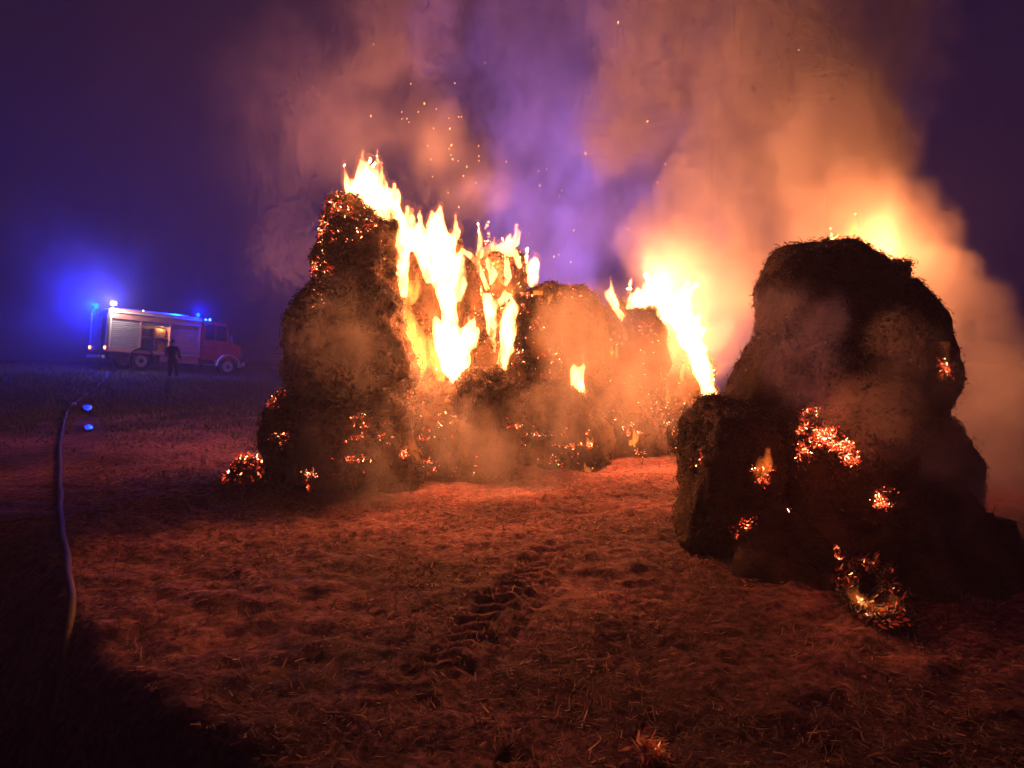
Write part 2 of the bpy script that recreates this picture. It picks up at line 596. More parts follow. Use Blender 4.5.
# between the columns
bale('rusty bale in the gap behind the flame sheet, high beside the tall column', (394, 235, 462, 335), 10.9, 1.0, seed=5, mat='bale_brown',
     embers=[(415, 265, 18, 120, 0.8), (428, 250, 12, 60, 0.7)])
bale('half hidden bale behind the falling flame, in the middle of the gap', (390, 322, 478, 412), 10.8, 1.1, seed=6, mat='bale_brown',
     embers=[(430, 350, 30, 150, 0.8)])
bale('orange lit bale at the foot of the falling flame', (383, 384, 470, 502), 10.0, 1.15, seed=7, mat='bale_brown',
     embers=[(410, 400, 18, 120, 0.8), (425, 450, 18, 130, 0.5), (445, 425, 12, 60, 0.5)])
bale('small round shouldered bale standing dark before the flames', (452, 370, 516, 503), 9.75, 0.95, seed=8, slump=0.2,
     embers=[(512, 425, 8, 80, 0.7), (470, 470, 20, 20, 0.3)])
bale('burning bale crowned with a lacy ring of flame', (462, 250, 526, 342), 11.2, 1.1, seed=9, mat='bale_brown',
     embers=[(500, 275, 24, 380, 1.0), (485, 300, 14, 120, 0.9), (520, 300, 12, 100, 0.8)])
bale('bale behind the small dark one, with two thin flames on it', (455, 328, 528, 412), 11.1, 1.1, seed=10, mat='bale_brown',
     embers=[(495, 350, 20, 200, 0.9), (520, 360, 10, 80, 0.8)])
# the row running back towards the far fire
bale('upper bale of the receding row, brown, next to the lacy flames', (515, 288, 603, 390), 11.6, 1.25, seed=11, mat='bale_brown',
     embers=[(570, 296, 18, 90, 0.9), (548, 355, 20, 110, 0.7), (535, 330, 14, 70, 0.6), (535, 292, 14, 60, 0.8)])
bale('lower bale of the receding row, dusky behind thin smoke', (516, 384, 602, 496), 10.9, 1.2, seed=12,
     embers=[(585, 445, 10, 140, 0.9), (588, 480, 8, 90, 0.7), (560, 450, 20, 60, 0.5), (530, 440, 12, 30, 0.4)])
bale('upper bale of the receding row pierced by a bright flame hole', (580, 306, 664, 398), 12.4, 1.25, seed=13, mat='bale_brown',
     embers=[(608, 348, 14, 100, 0.9), (640, 340, 18, 160, 0.9), (650, 375, 16, 140, 0.9), (620, 385, 22, 120, 0.8)])
bale('lower bale of the receding row sprinkled with falling sparks', (588, 388, 664, 488), 11.9, 1.2, seed=14,
     embers=[(634, 435, 10, 160, 0.9), (640, 460, 8, 80, 0.7), (605, 430, 20, 100, 0.6), (655, 410, 14, 120, 0.9)])
bale('last bale of the receding row, its edge running with bright fire', (640, 335, 706, 425), 13.0, 1.2, seed=15, mat='bale_brown',
     embers=[(665, 345, 18, 240, 1.0), (685, 375, 18, 300, 1.0), (660, 395, 20, 240, 1.0), (695, 405, 12, 160, 1.0)])
bale('bottom bale at the far end of the row, beside the dark near heap', (648, 405, 708, 480), 12.7, 1.2, seed=16,
     embers=[(668, 425, 16, 220, 1.0), (672, 460, 14, 140, 0.8), (685, 440, 12, 160, 0.9)])
# the nearer heap
bale('big black bale on the summit of the near heap', (764, 249, 886, 360), 7.0, 1.2, seed=17, mat='bale_brown', rough=0.6,
     embers=[(832, 368, 8, 40, 0.8)])
bale('pinkish lit bale behind the summit of the near heap', (858, 262, 903, 335), 7.6, 0.7, seed=18, mat='bale_brown')
bale('tilted bale on the gap side of the near heap, one tier below the summit', (730, 338, 850, 462), 6.75, 1.2, (0.35, 0.1, 1), seed=19, mat='bale_brown', rough=0.6)
bale('charred bale on the smoky side of the near heap with a lick of flame', (818, 285, 938, 425), 7.05, 1.25, (-0.3, 0, 1), seed=20, mat='bale_brown', rough=0.6,
     embers=[(832, 368, 8, 60, 0.9), (830, 395, 6, 40, 0.8), (943, 370, 8, 80, 0.9)])
bale('smooth rounded bale at the gap end of the near heap', (680, 405, 792, 556), 6.45, 1.2, seed=21, slump=0.1, rough=0.7, mat='bale_brown',
     embers=[(700, 455, 10, 8, 0.3), (748, 535, 14, 90, 0.7), (762, 470, 9, 70, 0.6)])
bale('bottom bale in the front of the near heap, split by red embers', (768, 412, 908, 592), 6.1, 1.3, seed=22, mat='bale_brown', rough=0.6,
     embers=[(823, 438, 7, 420, 1.0), (833, 440, 8, 160, 1.0), (843, 449, 7, 180, 0.9), (852, 460, 6, 120, 0.7), (806, 430, 5, 40, .7), (800, 446, 4, 20, .7), (808, 408, 12, 80, 0.6), (885, 495, 10, 110, 0.9),
             (838, 560, 9, 40, 0.6), (775, 500, 20, 20, 0.3), (805, 455, 8, 40, 0.5)])
bale('slumped bale on the outer flank of the near heap, veiled by smoke', (866, 412, 962, 570), 6.9, 1.3, (0.3, 0, 1), seed=23, mat='bale_brown', rough=0.6, slump=0.3)


# heap of ash and charred straw at the heap's outer foot
def mound(name, c, rx, ry, rz, seed, mat, amp=0.2):
    T, K = 96, 34
    vs, f = [], []
    sv = Vector((seed * 2.1, seed, -seed))
    for i in range(K + 1):
        r = i / K
        for j in range(T):
            th = 2 * math.pi * j / T
            x, y = r * math.cos(th), r * math.sin(th)
            z = (1 - r * r) ** 1.2
            p = Vector((x * rx, y * ry, z * rz))
            nn = mnoise.fractal(p * 2.2 + sv, 0.9, 2, 4) * amp + mnoise.fractal(p * 9 + sv, 0.8, 2, 3) * amp * 0.25
            p.z += nn * (1 - r ** 3)
            p.x *= 1 + 0.35 * nn / max(amp, .01) * 0.4
            vs.append((p.x, p.y, max(p.z, -0.05) if i < K else -0.08))
    for i in range(K):
        for j in range(T):
            f.append((i * T + j, i * T + (j + 1) % T, (i + 1) * T + (j + 1) % T, (i + 1) * T + j))
    o = link(name, np_mesh(name, np.array(vs), np.array(f)), mat)
    o.location = c
    return o


g = flat(985, 640)
o = mound('ash_heap', (g.x + 0.15, 6.0, 0), 1.35, 1.0, 0.62, 3, M['bale'], 0.22)
tag(o, 'low black heap of ash and burnt straw at the outer foot of the near heap', 'ash heap')
v, nn = mesh_arrays(o.data)
k = rng.integers(0, len(v), 3500)
slivers('loose_straw', v[k], unit(nn[k] * 0.5 + rng.normal(size=(len(k), 3)) * 0.7), 0.03 + 0.09 * rng.random(len(k)), 0.004 + 0.006 * rng.random(len(k)), M['loose'], o, bend=0.1)


# ember heap
def chunk_heap(name, px, py, Y, w, h, cnt, mat, label, cat, size=0.03):
    c = flat(px, py)
    bm = bmesh.new()
    for _ in range(cnt):
        r = abs(random.gauss(0, 0.45))
        a = random.random() * 2 * math.pi
        x, y = r * math.cos(a) * w, r * math.sin(a) * w * 0.7
        z = max(0.005, h * math.exp(-(r * 1.5) ** 2) * random.random() ** 0.5 * 1.1)
        m = Matrix.Translation((x, y, z)) @ Matrix.Rotation(random.random() * 6, 4, Vector((random.gauss(0, 1), random.gauss(0, 1), random.gauss(0, 1)))) @ \
            Matrix.Diagonal((random.uniform(0.5, 1.8), random.uniform(0.4, 1), random.uniform(0.3, 0.7), 1))
        bmesh.ops.create_icosphere(bm, subdivisions=1, radius=size * random.uniform(0.4, 1.1), matrix=m)
    o = bm_obj(name, bm, mat)
    o.location = (c.x, c.y, h1(c.x, c.y))
    return tag(o, label, cat)


core = mound('ember_heap', (flat(246, 482).x, flat(246, 482).y + 0.05, h1(-3, 9)), 0.34, 0.25, 0.36, 5, M['bale'], 0.07)
tag(core, 'glowing heap of red embers fallen at the foot of the tall bale column', 'embers')
v, nn = mesh_arrays(core.data)
k = rng.integers(0, len(v), 1100)
slivers('ember_specks', v[k] + nn[k] * 0.008, unit(rng.normal(size=(1100, 3)) + nn[k] * 0.4), 0.02 + 0.06 * rng.random(1100) ** 2, 0.008 + 0.014 * rng.random(1100), M['ember'], core, bend=0.1)


# ------------------------------------------------------------------ flames
def flame(label, spines, Y, mat, voxel=0.022, wob=0.03, squash=0.8, seed=0, name='flame', wisps=1, cat='flame', halo=0.035, group='flames on the burning bales'):
    """spines: polylines of (x, y, half width) as the photograph shows them; grown to solid tapering tongues at Y metres"""
    bm = bmesh.new()
    rs = random.Random(seed * 31 + 5)
    extra = []
    if wisps:
        for sp in spines:
            for x, y, r in sp:
                for _ in range(wisps):
                    if rs.random() < 0.6 and r > 3:
                        L = rs.uniform(8, 15 + r * 1.3)
                        x0, y0 = x + rs.uniform(-.8, .8) * r, y - rs.uniform(-.3, .6) * r
                        k = rs.uniform(-.45, .45)
                        extra.append([(x0, y0, r * .38), (x0 + k * L * .5, y0 - L * .5, r * .25), (x0 + k * L * .4, y0 - L, 0.9)])
    for sp in list(spines) + extra:
        pts = []
        for (x0, y0, r0), (x1, y1, r1) in zip(sp[:-1], sp[1:]):
            steps = max(2, int(math.hypot(x1 - x0, y1 - y0) / 3))
            for i in range(steps):
                t = i / steps
                pts.append((x0 + (x1 - x0) * t, y0 + (y1 - y0) * t, r0 + (r1 - r0) * t))
        pts.append(sp[-1])
        for x, y, r in pts:
            c = at(x, y, Y)
            rad = max(r * Y / F, voxel * 0.9)
            c.y += 0.12 * mnoise.noise(Vector((x * 0.03, y * 0.03, seed)))
            bmesh.ops.create_icosphere(bm, subdivisions=2, radius=1,
                                       matrix=Matrix.Translation(c) @ Matrix.Diagonal((rad, rad * squash, rad * 1.15, 1)))
    me = bpy.data.meshes.new(name)
    bm.to_mesh(me)
    bm.free()
    tmp = bpy.data.objects.new('tmp', me)
    col.objects.link(tmp)
    md = tmp.modifiers.new('r', 'REMESH')
    md.mode = 'VOXEL'
    md.voxel_size = voxel
    dg = bpy.context.evaluated_depsgraph_get()
    me2 = bpy.data.meshes.new_from_object(tmp.evaluated_get(dg))
    bpy.data.objects.remove(tmp)
    v, nn = mesh_arrays(me2)
    sv = Vector((seed * 5.1, seed * 2.3, -seed * 1.7))
    out = np.empty_like(v)
    for i in range(len(v)):
        p = Vector(v[i])
        q = Vector((p.x * 5.5, p.y * 5.5, p.z * 2.4)) + sv
        d = mnoise.fractal(q, 0.7, 2.1, 4) * wob
        lift = max(0.0, mnoise.fractal(Vector((p.x * 9, p.y * 9, p.z * 2.0)) - sv, 0.8, 2, 3)) * wob * 2.2 * max(0, nn[i][2] + 0.4)
        out[i] = v[i] + nn[i] * d + np.array((d * 0.4, 0, lift))
    me2.vertices.foreach_set('co', out.astype(np.float32).ravel())
    me2.update()
    me2.shade_smooth()
    me2.name = name
    me2.materials.clear()
    # root the object at the flame's foot
    foot = Vector((out[:, 0].mean(), out[:, 1].mean(), out[:, 2].min()))
    me2.transform(Matrix.Translation(-foot))
    o = link(name, me2, M[mat])
    o.location = foot
    if halo:
        hv = out - np.array(foot)
        hm = me2.copy()
        hm.materials.clear()
        w = halo * (1 + 0.9 * np.array([mnoise.fractal(Vector(p) * 3.1 + sv, 0.8, 2, 3) for p in out]))
        hm.vertices.foreach_set('co', (hv + nn * w[:, None] + np.array([0, 0, 1]) * np.abs(w)[:, None] * 0.7).astype(np.float32).ravel())
        hm.update()
        link('flame_fringe', hm, M['fringe'], o)
    return tag(o, label, cat, group)


flame('broad white flame streaming over the crest of the tall bale column',
      [[(346, 204, 5), (358, 196, 11), (368, 190, 16), (376, 204, 17), (388, 222, 17), (400, 238, 14), (414, 240, 10), (428, 243, 12), (440, 246, 13)],
       [(366, 188, 13), (364, 174, 8), (366, 166, 4), (364, 162, 2)], [(372, 192, 12), (378, 180, 8), (376, 170, 3)],
       [(352, 198, 6), (347, 184, 4), (345, 168, 2)], [(395, 228, 12), (400, 252, 11), (402, 275, 8), (404, 292, 5)],
       [(404, 232, 8), (410, 222, 5), (406, 208, 2)], [(420, 238, 8), (422, 226, 4), (421, 216, 2)],
       [(390, 222, 10), (396, 212, 5), (392, 200, 2)]], 9.35, 'flame_hot', seed=1)
flame('tall white flame pouring down the gap between two bale columns',
      [[(440, 246, 14), (444, 270, 15), (447, 292, 11), (449, 312, 7), (450, 330, 9), (452, 345, 17), (455, 362, 16), (459, 378, 8), (462, 388, 3)],
       [(440, 246, 13), (437, 228, 9), (440, 216, 6), (441, 206, 2)], [(436, 240, 8), (430, 226, 5), (432, 212, 2)], [(420, 248, 8), (424, 264, 6), (428, 280, 3)], [(460, 262, 7), (463, 284, 5), (460, 300, 2)],
       [(456, 350, 14), (468, 335, 9), (472, 324, 4)], [(446, 346, 12), (440, 332, 7), (436, 322, 3)], [(474, 345, 5), (478, 332, 3)]], 10.0, 'flame_hot', seed=2)
flame('yellow flame burning low against the side of the tall column',
      [[(402, 306, 5), (408, 324, 9), (416, 342, 11), (420, 358, 12), (412, 374, 9), (404, 386, 5), (402, 398, 3)],
       [(416, 340, 8), (426, 352, 6), (434, 366, 5)], [(430, 340, 5), (436, 360, 7), (440, 378, 5), (432, 392, 4)], [(408, 322, 5), (402, 312, 3)], [(405, 285, 5), (414, 290, 7), (410, 300, 5)]], 10.0, 'flame_mid', seed=3)
flame('lacy flame dancing in points along the top of a rusty bale',
      [[(478, 262, 3.4), (480, 248, 3.4), (480, 236, 2.7), (478, 222, 1.4)], [(480, 256, 3.4), (490, 250, 4.1), (500, 248, 3.4), (510, 252, 4.1), (515, 244, 4.1), (517, 234, 2.7), (516, 226, 1.4)],
       [(495, 250, 3.4), (495, 238, 1.4)], [(506, 248, 2.7), (508, 238, 1.4)], [(515, 252, 3.4), (519, 266, 2.0)], [(488, 262, 2.7), (492, 274, 4.1), (491, 284, 2.0)],
       [(508, 264, 2.7), (507, 276, 3.4), (505, 284, 2.0)], [(485, 228, 1.2), (488, 222, 1.2)]], 10.6, 'flame_hot', voxel=0.016, wob=0.03, halo=0.025, seed=4)
flame('thin line of fire creeping down the shoulder of the bale with the lacy flame',
      [[(462, 250, 3), (470, 255, 3), (478, 264, 3), (482, 275, 2.5), (487, 288, 3)]], 10.6, 'flame_hot', voxel=0.014, wob=0.012, seed=5)
flame('forked flame hanging below the lacy flame',
      [[(482, 294, 3), (488, 300, 7), (491, 314, 8), (492, 328, 6), (494, 342, 3), (496, 360, 2.5)], [(492, 308, 6), (502, 300, 4), (507, 296, 2)], [(488, 302, 4), (484, 296, 2)]], 10.5, 'flame_hot', voxel=0.016, wob=0.045, seed=6)
flame('narrow upright flame just behind the small round shouldered bale',
      [[(505, 368, 4), (507, 352, 7), (508, 336, 8), (507, 320, 7), (510, 310, 7), (517, 306, 3)], [(508, 318, 6), (502, 310, 3)], [(498, 368, 2.5), (500, 356, 2)]], 10.45, 'flame_hot', voxel=0.016, wob=0.045, seed=7)
flame('small square flame alone on the ridge beside the lacy flame', [[(532, 280, 5), (533, 270, 6), (535, 264, 3)], [(529, 270, 4), (528, 264, 2)]], 11.0, 'flame_hot', voxel=0.016, wob=0.04, seed=8)
flame('low tongues licking along the ridge of the receding row',
      [[(558, 296, 2.5), (566, 294, 3), (574, 297, 2.5)], [(566, 294, 2.5), (570, 287, 1.5)], [(535, 293, 2.5), (542, 294, 2)]], 11.2, 'flame_mid', voxel=0.016, wob=0.02, seed=9)
flame('slanting flame at the near end of the far fire',
      [[(606, 293, 3), (611, 299, 6), (616, 308, 5), (622, 318, 3)], [(611, 298, 4), (613, 289, 2.5)]], 12.0, 'flame_hot', wob=0.05, seed=10)
flame('great white flame of the far fire running down the end of the row',
      [[(636, 308, 9), (648, 304, 15), (662, 306, 15), (676, 312, 13), (684, 325, 12), (692, 345, 10), (698, 362, 8), (704, 378, 7), (708, 392, 8), (713, 402, 4)],
       [(676, 308, 11), (685, 298, 7), (690, 290, 4), (694, 285, 2)], [(650, 300, 11), (650, 288, 6), (654, 280, 2)], [(664, 302, 9), (668, 290, 4), (667, 282, 2)],
       [(690, 340, 7), (702, 334, 4), (706, 328, 2)], [(640, 306, 8), (636, 296, 3)]], 12.2, 'flame_hot', seed=11, wob=0.07, wisps=2)
flame('bright flame showing through a hole in the receding row',
      [[(574, 370, 4), (577, 380, 7), (579, 390, 7), (584, 398, 3)], [(578, 378, 6), (583, 368, 3)]], 10.7, 'flame_hot', voxel=0.016, wob=0.015, seed=12)
flame('dull orange trickle of fire between the small bale and the row',
      [[(517, 400, 2.5), (519, 418, 3), (514, 432, 5), (512, 443, 5), (514, 450, 3)]], 10.2, 'flame_mid', voxel=0.016, wob=0.015, seed=13)
flame('small yellow flame curling on the outer flank of the near heap',
      [[(940, 378, 4), (944, 372, 5), (946, 362, 4), (942, 350, 2.5)], [(940, 376, 3), (938, 370, 2)]], 6.45, 'flame_mid', voxel=0.012, wob=0.01, seed=14)
flame('orange flame seen in a slot through the near heap',
      [[(756, 478, 1.5), (758, 468, 2.8), (760, 458, 1.2)], [(766, 478, 1.8), (765, 466, 3.2), (767, 452, 1.2)], [(756, 478, 1.5), (761, 481, 2.2), (766, 477, 1.8)]], 5.7, 'flame_low', voxel=0.011, wob=0.03, seed=15, halo=0.014)
flame('flame rising behind the summit of the near heap',
      [[(800, 300, 20), (840, 270, 24), (880, 290, 18)], [(840, 262, 16), (852, 232, 8), (858, 215, 3)], [(880, 280, 14), (893, 262, 7), (900, 250, 3)]], 8.3, 'flame_low', seed=16, wob=0.05)
flame('yellow flame flickering at the bottom of the smoke between row and near heap',
      [[(716, 350, 5), (728, 336, 7), (732, 322, 3)], [(714, 345, 4), (712, 330, 2)]], 13.5, 'flame_low', seed=17, wob=0.04)
for x, y, Y, h_ in ((560, 348, 11.0, 13), (548, 300, 11.0, 8), (612, 352, 11.7, 14), (626, 335, 11.8, 14), (640, 352, 11.8, 16), (655, 378, 12.0, 18), (668, 398, 12.3, 16),
                    (690, 430, 12.2, 12), (634, 440, 11.3, 12), (588, 442, 10.3, 14), (605, 322, 11.8, 10), (590, 300, 11.3, 9), (682, 372, 12.4, 18), (675, 350, 12.4, 14), (660, 425, 12.1, 12), (588, 470, 10.3, 9), (700, 410, 12.3, 14)):
    q = random.Random(x * y)
    dx = q.uniform(-4, 4)
    flame('small flame licking out of a crack in the receding row of bales', [[(x, y + h_ * .5, 1.2), (x + dx * .4, y, 2.4), (x + dx, y - h_ * .6, .9)], [(x + q.uniform(-5, 5), y + h_ * .3, 1.8), (x + q.uniform(-5, 5), y - h_ * .2, 1.2)]], Y,
          'flame_mid', voxel=0.014, wob=0.03, seed=x * .1, halo=0.012, group='small flames in the cracks of the receding row')
for lab, x, y, Y, sz in (('bead of flame in the seam below the summit of the near heap', 831, 372, 6.35, 3.0),
                        ('second bead of flame, lower in the seam of the near heap', 829, 388, 6.3, 2.2),):
    flame(lab, [[(x, y + 5, sz * .7), (x, y, sz), (x + 1, y - 7, sz * .5)]], Y, 'flame_mid', voxel=0.01, wob=0.006, seed=18, halo=0.012)


# burning clump rolled off the heap, and other fragments
def straw_clump(label, spines, zdepth, cnt, mat_s, embers, seed, thick=0.05):
    """a torn off handful of straw: tangled ends along a few bent strands"""
    pts = []
    for sp in spines:
        for (x0, y0, z0), (x1, y1, z1) in zip(sp[:-1], sp[1:]):
            for t in np.linspace(0, 1, 14, endpoint=False):
                p = flat(x0 + (x1 - x0) * t, y0 + (y1 - y0) * t, z0 + (z1 - z0) * t)
                pts.append(p)
    P_ = np.array(pts)
    c = P_.mean(0)
    c[2] = P_[:, 2].min()
    k = rng.integers(0, len(P_), cnt)
    base = P_[k] - c + rng.normal(size=(cnt, 3)) * thick * np.array([0.5, 0.5, 0.35])
    base[:, 2] = np.maximum(base[:, 2], 0.01)
    k2 = np.minimum(k + 1, len(P_) - 1)
    di = unit(unit(P_[k2] - P_[k] + 1e-4) + rng.normal(size=(cnt, 3)) * 0.7)
    o = slivers('straw_clump', base, di, 0.03 + 0.08 * rng.random(cnt), 0.006 + 0.01 * rng.random(cnt), mat_s, bend=0.15)
    o.location = c
    tag(o, label, 'straw clump')
    if embers:
        e = rng.integers(0, cnt, embers)
        slivers('ember_specks', base[e] + rng.normal(size=(embers, 3)) * 0.012 + [0, -0.02, 0.02], di[e], 0.02 + 0.05 * rng.random(embers), 0.006 + 0.01 * rng.random(embers), M['ember_low'], o, bend=0.1)
    return o


straw_clump('burning clump of straw with orange edges, rolled clear of the near heap',
            [[(840, 580, 0.1), (858, 604, 0.1), (882, 622, 0.06), (906, 628, 0.03)], [(862, 562, 0.22), (884, 572, 0.2), (892, 598, 0.12), (906, 626, 0.04)], [(840, 580, 0.1), (860, 562, 0.2)]],
            0.1, 1800, M['loose'], 260, 3, 0.055)
flame('two bright flames in the clump that rolled clear of the near heap',
      [[(859, 598, 2), (863, 604, 3), (868, 610, 2)], [(876, 614, 2.5), (880, 617, 3), (883, 615, 2)], [(868, 610, 1.5), (876, 615, 1.5)]], 4.58, 'flame_hot', voxel=0.009, wob=0.006, seed=20, halo=0.02)
flame('dull orange flame glowing inside the clump that rolled clear of the near heap',
      [[(850, 594, 2), (858, 603, 3.5), (872, 614, 4), (888, 622, 3), (900, 626, 2)], [(900, 622, 2), (894, 602, 1.5)]], 4.62, 'flame_low', voxel=0.008, wob=0.02, seed=21, halo=0.02, wisps=2)
straw_clump('dull red scrap of straw lying against the foot of the near heap', [[(762, 556, 0.1), (770, 544, 0.16), (778, 556, 0.1)]], 0.1, 500, M['litter'], 30, 5, 0.06)
straw_clump('single tuft of straw coloured as if lit orange, nearest the camera', [[(642, 742, 0.05), (650, 752, 0.04), (656, 764, 0.02)]], 0.05, 260, M['lit_straw'], 14, 6, 0.02)
straw_clump('thin twist of straw standing in the trampled ground beside the orange tuft', [[(498, 764, 0.02), (504, 748, 0.08)]], 0.05, 60, M['litter'], 0, 7, 0.014)

# sparks
sm = bpy.data.meshes.new('spark')
bm = bmesh.new()
bmesh.ops.create_icosphere(bm, subdivisions=1, radius=0.011, matrix=Matrix.Diagonal((0.7, 0.7, 1.5, 1)))
bm.to_mesh(sm)
bm.free()
sm.materials.append(M['spark'])
spots = []
for _ in range(34):
    spots.append((random.gauss(440, 35), random.gauss(140, 38), random.uniform(9.2, 11)))
for _ in range(26):
    spots.append((random.gauss(560, 90), random.gauss(190, 70), random.uniform(10, 13)))
for _ in range(8):
    spots.append((random.gauss(690, 70), random.gauss(140, 80), random.uniform(9, 12)))
for x, y, Y in spots:
    o = bpy.data.objects.new('spark', sm)
    col.objects.link(o)
    o.location = at(x, min(y, 262), Y)
    o.scale = (1, 1, 1) if random.random() < 0.3 else (0.6, 0.6, 0.7)
    o.rotation_euler = (random.gauss(0, .5), random.gauss(0, .5), 0)
    tag(o, 'tiny orange spark drifting in the smoke above the bales', 'spark', 'sparks above the bales')


# ------------------------------------------------------------------ smoke
def smoke_material(name, color, density, aniso=0.15):
    m, nt, out = new_mat(name)
    p = node(nt, 'ShaderNodeVolumePrincipled', Density=density, Anisotropy=aniso)
    p.inputs['Color'].default_value = (*color, 1)
    p.inputs['Density Attribute'].default_value = 'density'
    nt.links.new(p.outputs[0], out.inputs['Volume'])
    return m


class Fld:
    """a field in a geometry node tree, with arithmetic"""
    def __init__(s, nt, sock): s.nt, s.s = nt, sock
    def _m(s, op, *o):
        n = s.nt.nodes.new('ShaderNodeMath')
        n.operation = op
        for i, a in enumerate((s,) + o):
            if isinstance(a, Fld): s.nt.links.new(a.s, n.inputs[i])
            else: n.inputs[i].default_value = a
        return Fld(s.nt, n.outputs[0])
    def __add__(s, o): return s._m('ADD', o)
    def __sub__(s, o): return s._m('SUBTRACT', o)
    def __mul__(s, o): return s._m('MULTIPLY', o)
    def max(s, o): return s._m('MAXIMUM', o)
    def smax(s, o, k): return s._m('SMOOTH_MAX', o, k)
    def step(s, a, b):
        n = s.nt.nodes.new('ShaderNodeMapRange')
        n.interpolation_type = 'SMOOTHSTEP'
        s.nt.links.new(s.s, n.inputs['Value'])
        n.inputs['From Min'].default_value = a
        n.inputs['From Max'].default_value = b
        return Fld(s.nt, n.outputs['Result'])


def smoke(name, label, blobs, mat, voxel=0.08, amp=1.1, scale=0.9, warp=0.5, fine=0.35, edge=0.55, stretch=0.7, seed=0.0, deep=1.0, bias=0.0):
    """billowing smoke: soft balls (x, y, radius in the photograph, metres ahead, weight) torn by turbulence, kept as a density grid"""
    pts = [(at(x, y, Y), r * Y / F, w) for x, y, r, Y, w in blobs]
    lo = Vector((min(p.x - r * 1.35 for p, r, w in pts), min(p.y - r * 1.35 * deep for p, r, w in pts), max(0.02, min(p.z - r * 1.35 for p, r, w in pts))))
    hi = Vector((max(p.x + r * 1.35 for p, r, w in pts), max(p.y + r * 1.35 * deep for p, r, w in pts), min(13.4, max(p.z + r * 1.35 for p, r, w in pts))))
    ng = bpy.data.node_groups.new(name, 'GeometryNodeTree')
    ng.interface.new_socket('Geometry', in_out='OUTPUT', socket_type='NodeSocketGeometry')
    out = ng.nodes.new('NodeGroupOutput')
    vc = ng.nodes.new('GeometryNodeVolumeCube')
    vc.inputs['Min'].default_value = lo
    vc.inputs['Max'].default_value = hi
    vc.inputs['Resolution X'].default_value = max(8, int((hi.x - lo.x) / voxel))
    vc.inputs['Resolution Y'].default_value = max(8, int((hi.y - lo.y) / voxel))
    vc.inputs['Resolution Z'].default_value = max(8, int((hi.z - lo.z) / voxel))
    pos = ng.nodes.new('GeometryNodeInputPosition')

    def vmath(op, a, b):
        n = ng.nodes.new('ShaderNodeVectorMath')
        n.operation = op
        for i, q in enumerate((a, b)):
            if isinstance(q, (tuple, Vector)): n.inputs[i].default_value = q
            else: ng.links.new(q, n.inputs[i])
        return n

    def noise(vec, sc, det, rough=0.55):
        n = ng.nodes.new('ShaderNodeTexNoise')
        n.inputs['Scale'].default_value = sc
        n.inputs['Detail'].default_value = det
        n.inputs['Roughness'].default_value = rough
        ng.links.new(vec, n.inputs['Vector'])
        return n
    off = vmath('ADD', pos.outputs[0], (seed * 3.3, -seed * 1.7, seed * 7.1))
    wn = noise(off.outputs[0], 0.55, 2.0)
    wv = vmath('SUBTRACT', wn.outputs['Color'], (0.5, 0.5, 0.5))
    ws = vmath('MULTIPLY', wv.outputs[0], (warp * 2, warp * 2, warp * 2))
    wp = vmath('ADD', pos.outputs[0], ws.outputs[0])
    st = vmath('MULTIPLY', vmath('ADD', off.outputs[0], ws.outputs[0]).outputs[0], (1, 1, stretch))
    n1 = Fld(ng, noise(st.outputs[0], scale, 4.0, 0.6).outputs['Fac'])
    n2 = Fld(ng, noise(st.outputs[0], scale * 3.6, 4.0, 0.6).outputs['Fac'])
    f = None
    for p, r, w in pts:
        q = vmath('MULTIPLY', vmath('SUBTRACT', wp.outputs[0], p).outputs[0], (1, 1 / deep, 1))
        ln = ng.nodes.new('ShaderNodeVectorMath')
        ln.operation = 'LENGTH'
        ng.links.new(q.outputs[0], ln.inputs[0])
        b = (Fld(ng, ln.outputs['Value']) * (-1.0 / r) + 1.0) * w
        f = b if f is None else f.smax(b, 0.25)
    f0 = f
    f = f + (n1 - 0.5) * amp + (n2 - 0.5) * (amp * fine) + bias
    n3 = Fld(ng, noise(st.outputs[0], scale * 7.5, 5.0, 0.65).outputs['Fac'])
    dens = f.step(0.0, edge) * f0.step(-0.12, 0.2) * ((n2 * 0.55 + n3 * 0.45).step(0.34, 0.62) * 0.85 + 0.15)
    ng.links.new(dens.s, vc.inputs['Density'])
    smn = ng.nodes.new('GeometryNodeSetMaterial')
    smn.inputs['Material'].default_value = mat
    ng.links.new(vc.outputs[0], smn.inputs[0])
    ng.links.new(smn.outputs[0], out.inputs[0])
    me = bpy.data.meshes.new(name)
    me.materials.append(mat)
    o = bpy.data.objects.new(name, me)
    col.objects.link(o)
    md = o.modifiers.new('density', 'NODES')
    md.node_group = ng
    tag(o, label, kind='stuff')
    return o


M['smoke'] = smoke_material('smoke', (0.80, 0.78, 0.76), 1.9)
M['smoke_thin'] = smoke_material('thin_smoke', (0.80, 0.78, 0.76), 0.42)
M['halo_mist'] = smoke_material('beacon_halo_mist', (0.8, 0.8, 0.85), 0.12)  # local haze added to give the rear beacon its blue halo
M['smoke_front'] = smoke_material('front_smoke', (0.80, 0.74, 0.72), 0.55)
M['smoke_face'] = smoke_material('drifting_smoke', (0.80, 0.70, 0.66), 1.3)
M['smoke_wisp'] = smoke_material('wispy_smoke', (0.80, 0.78, 0.80), 0.9)

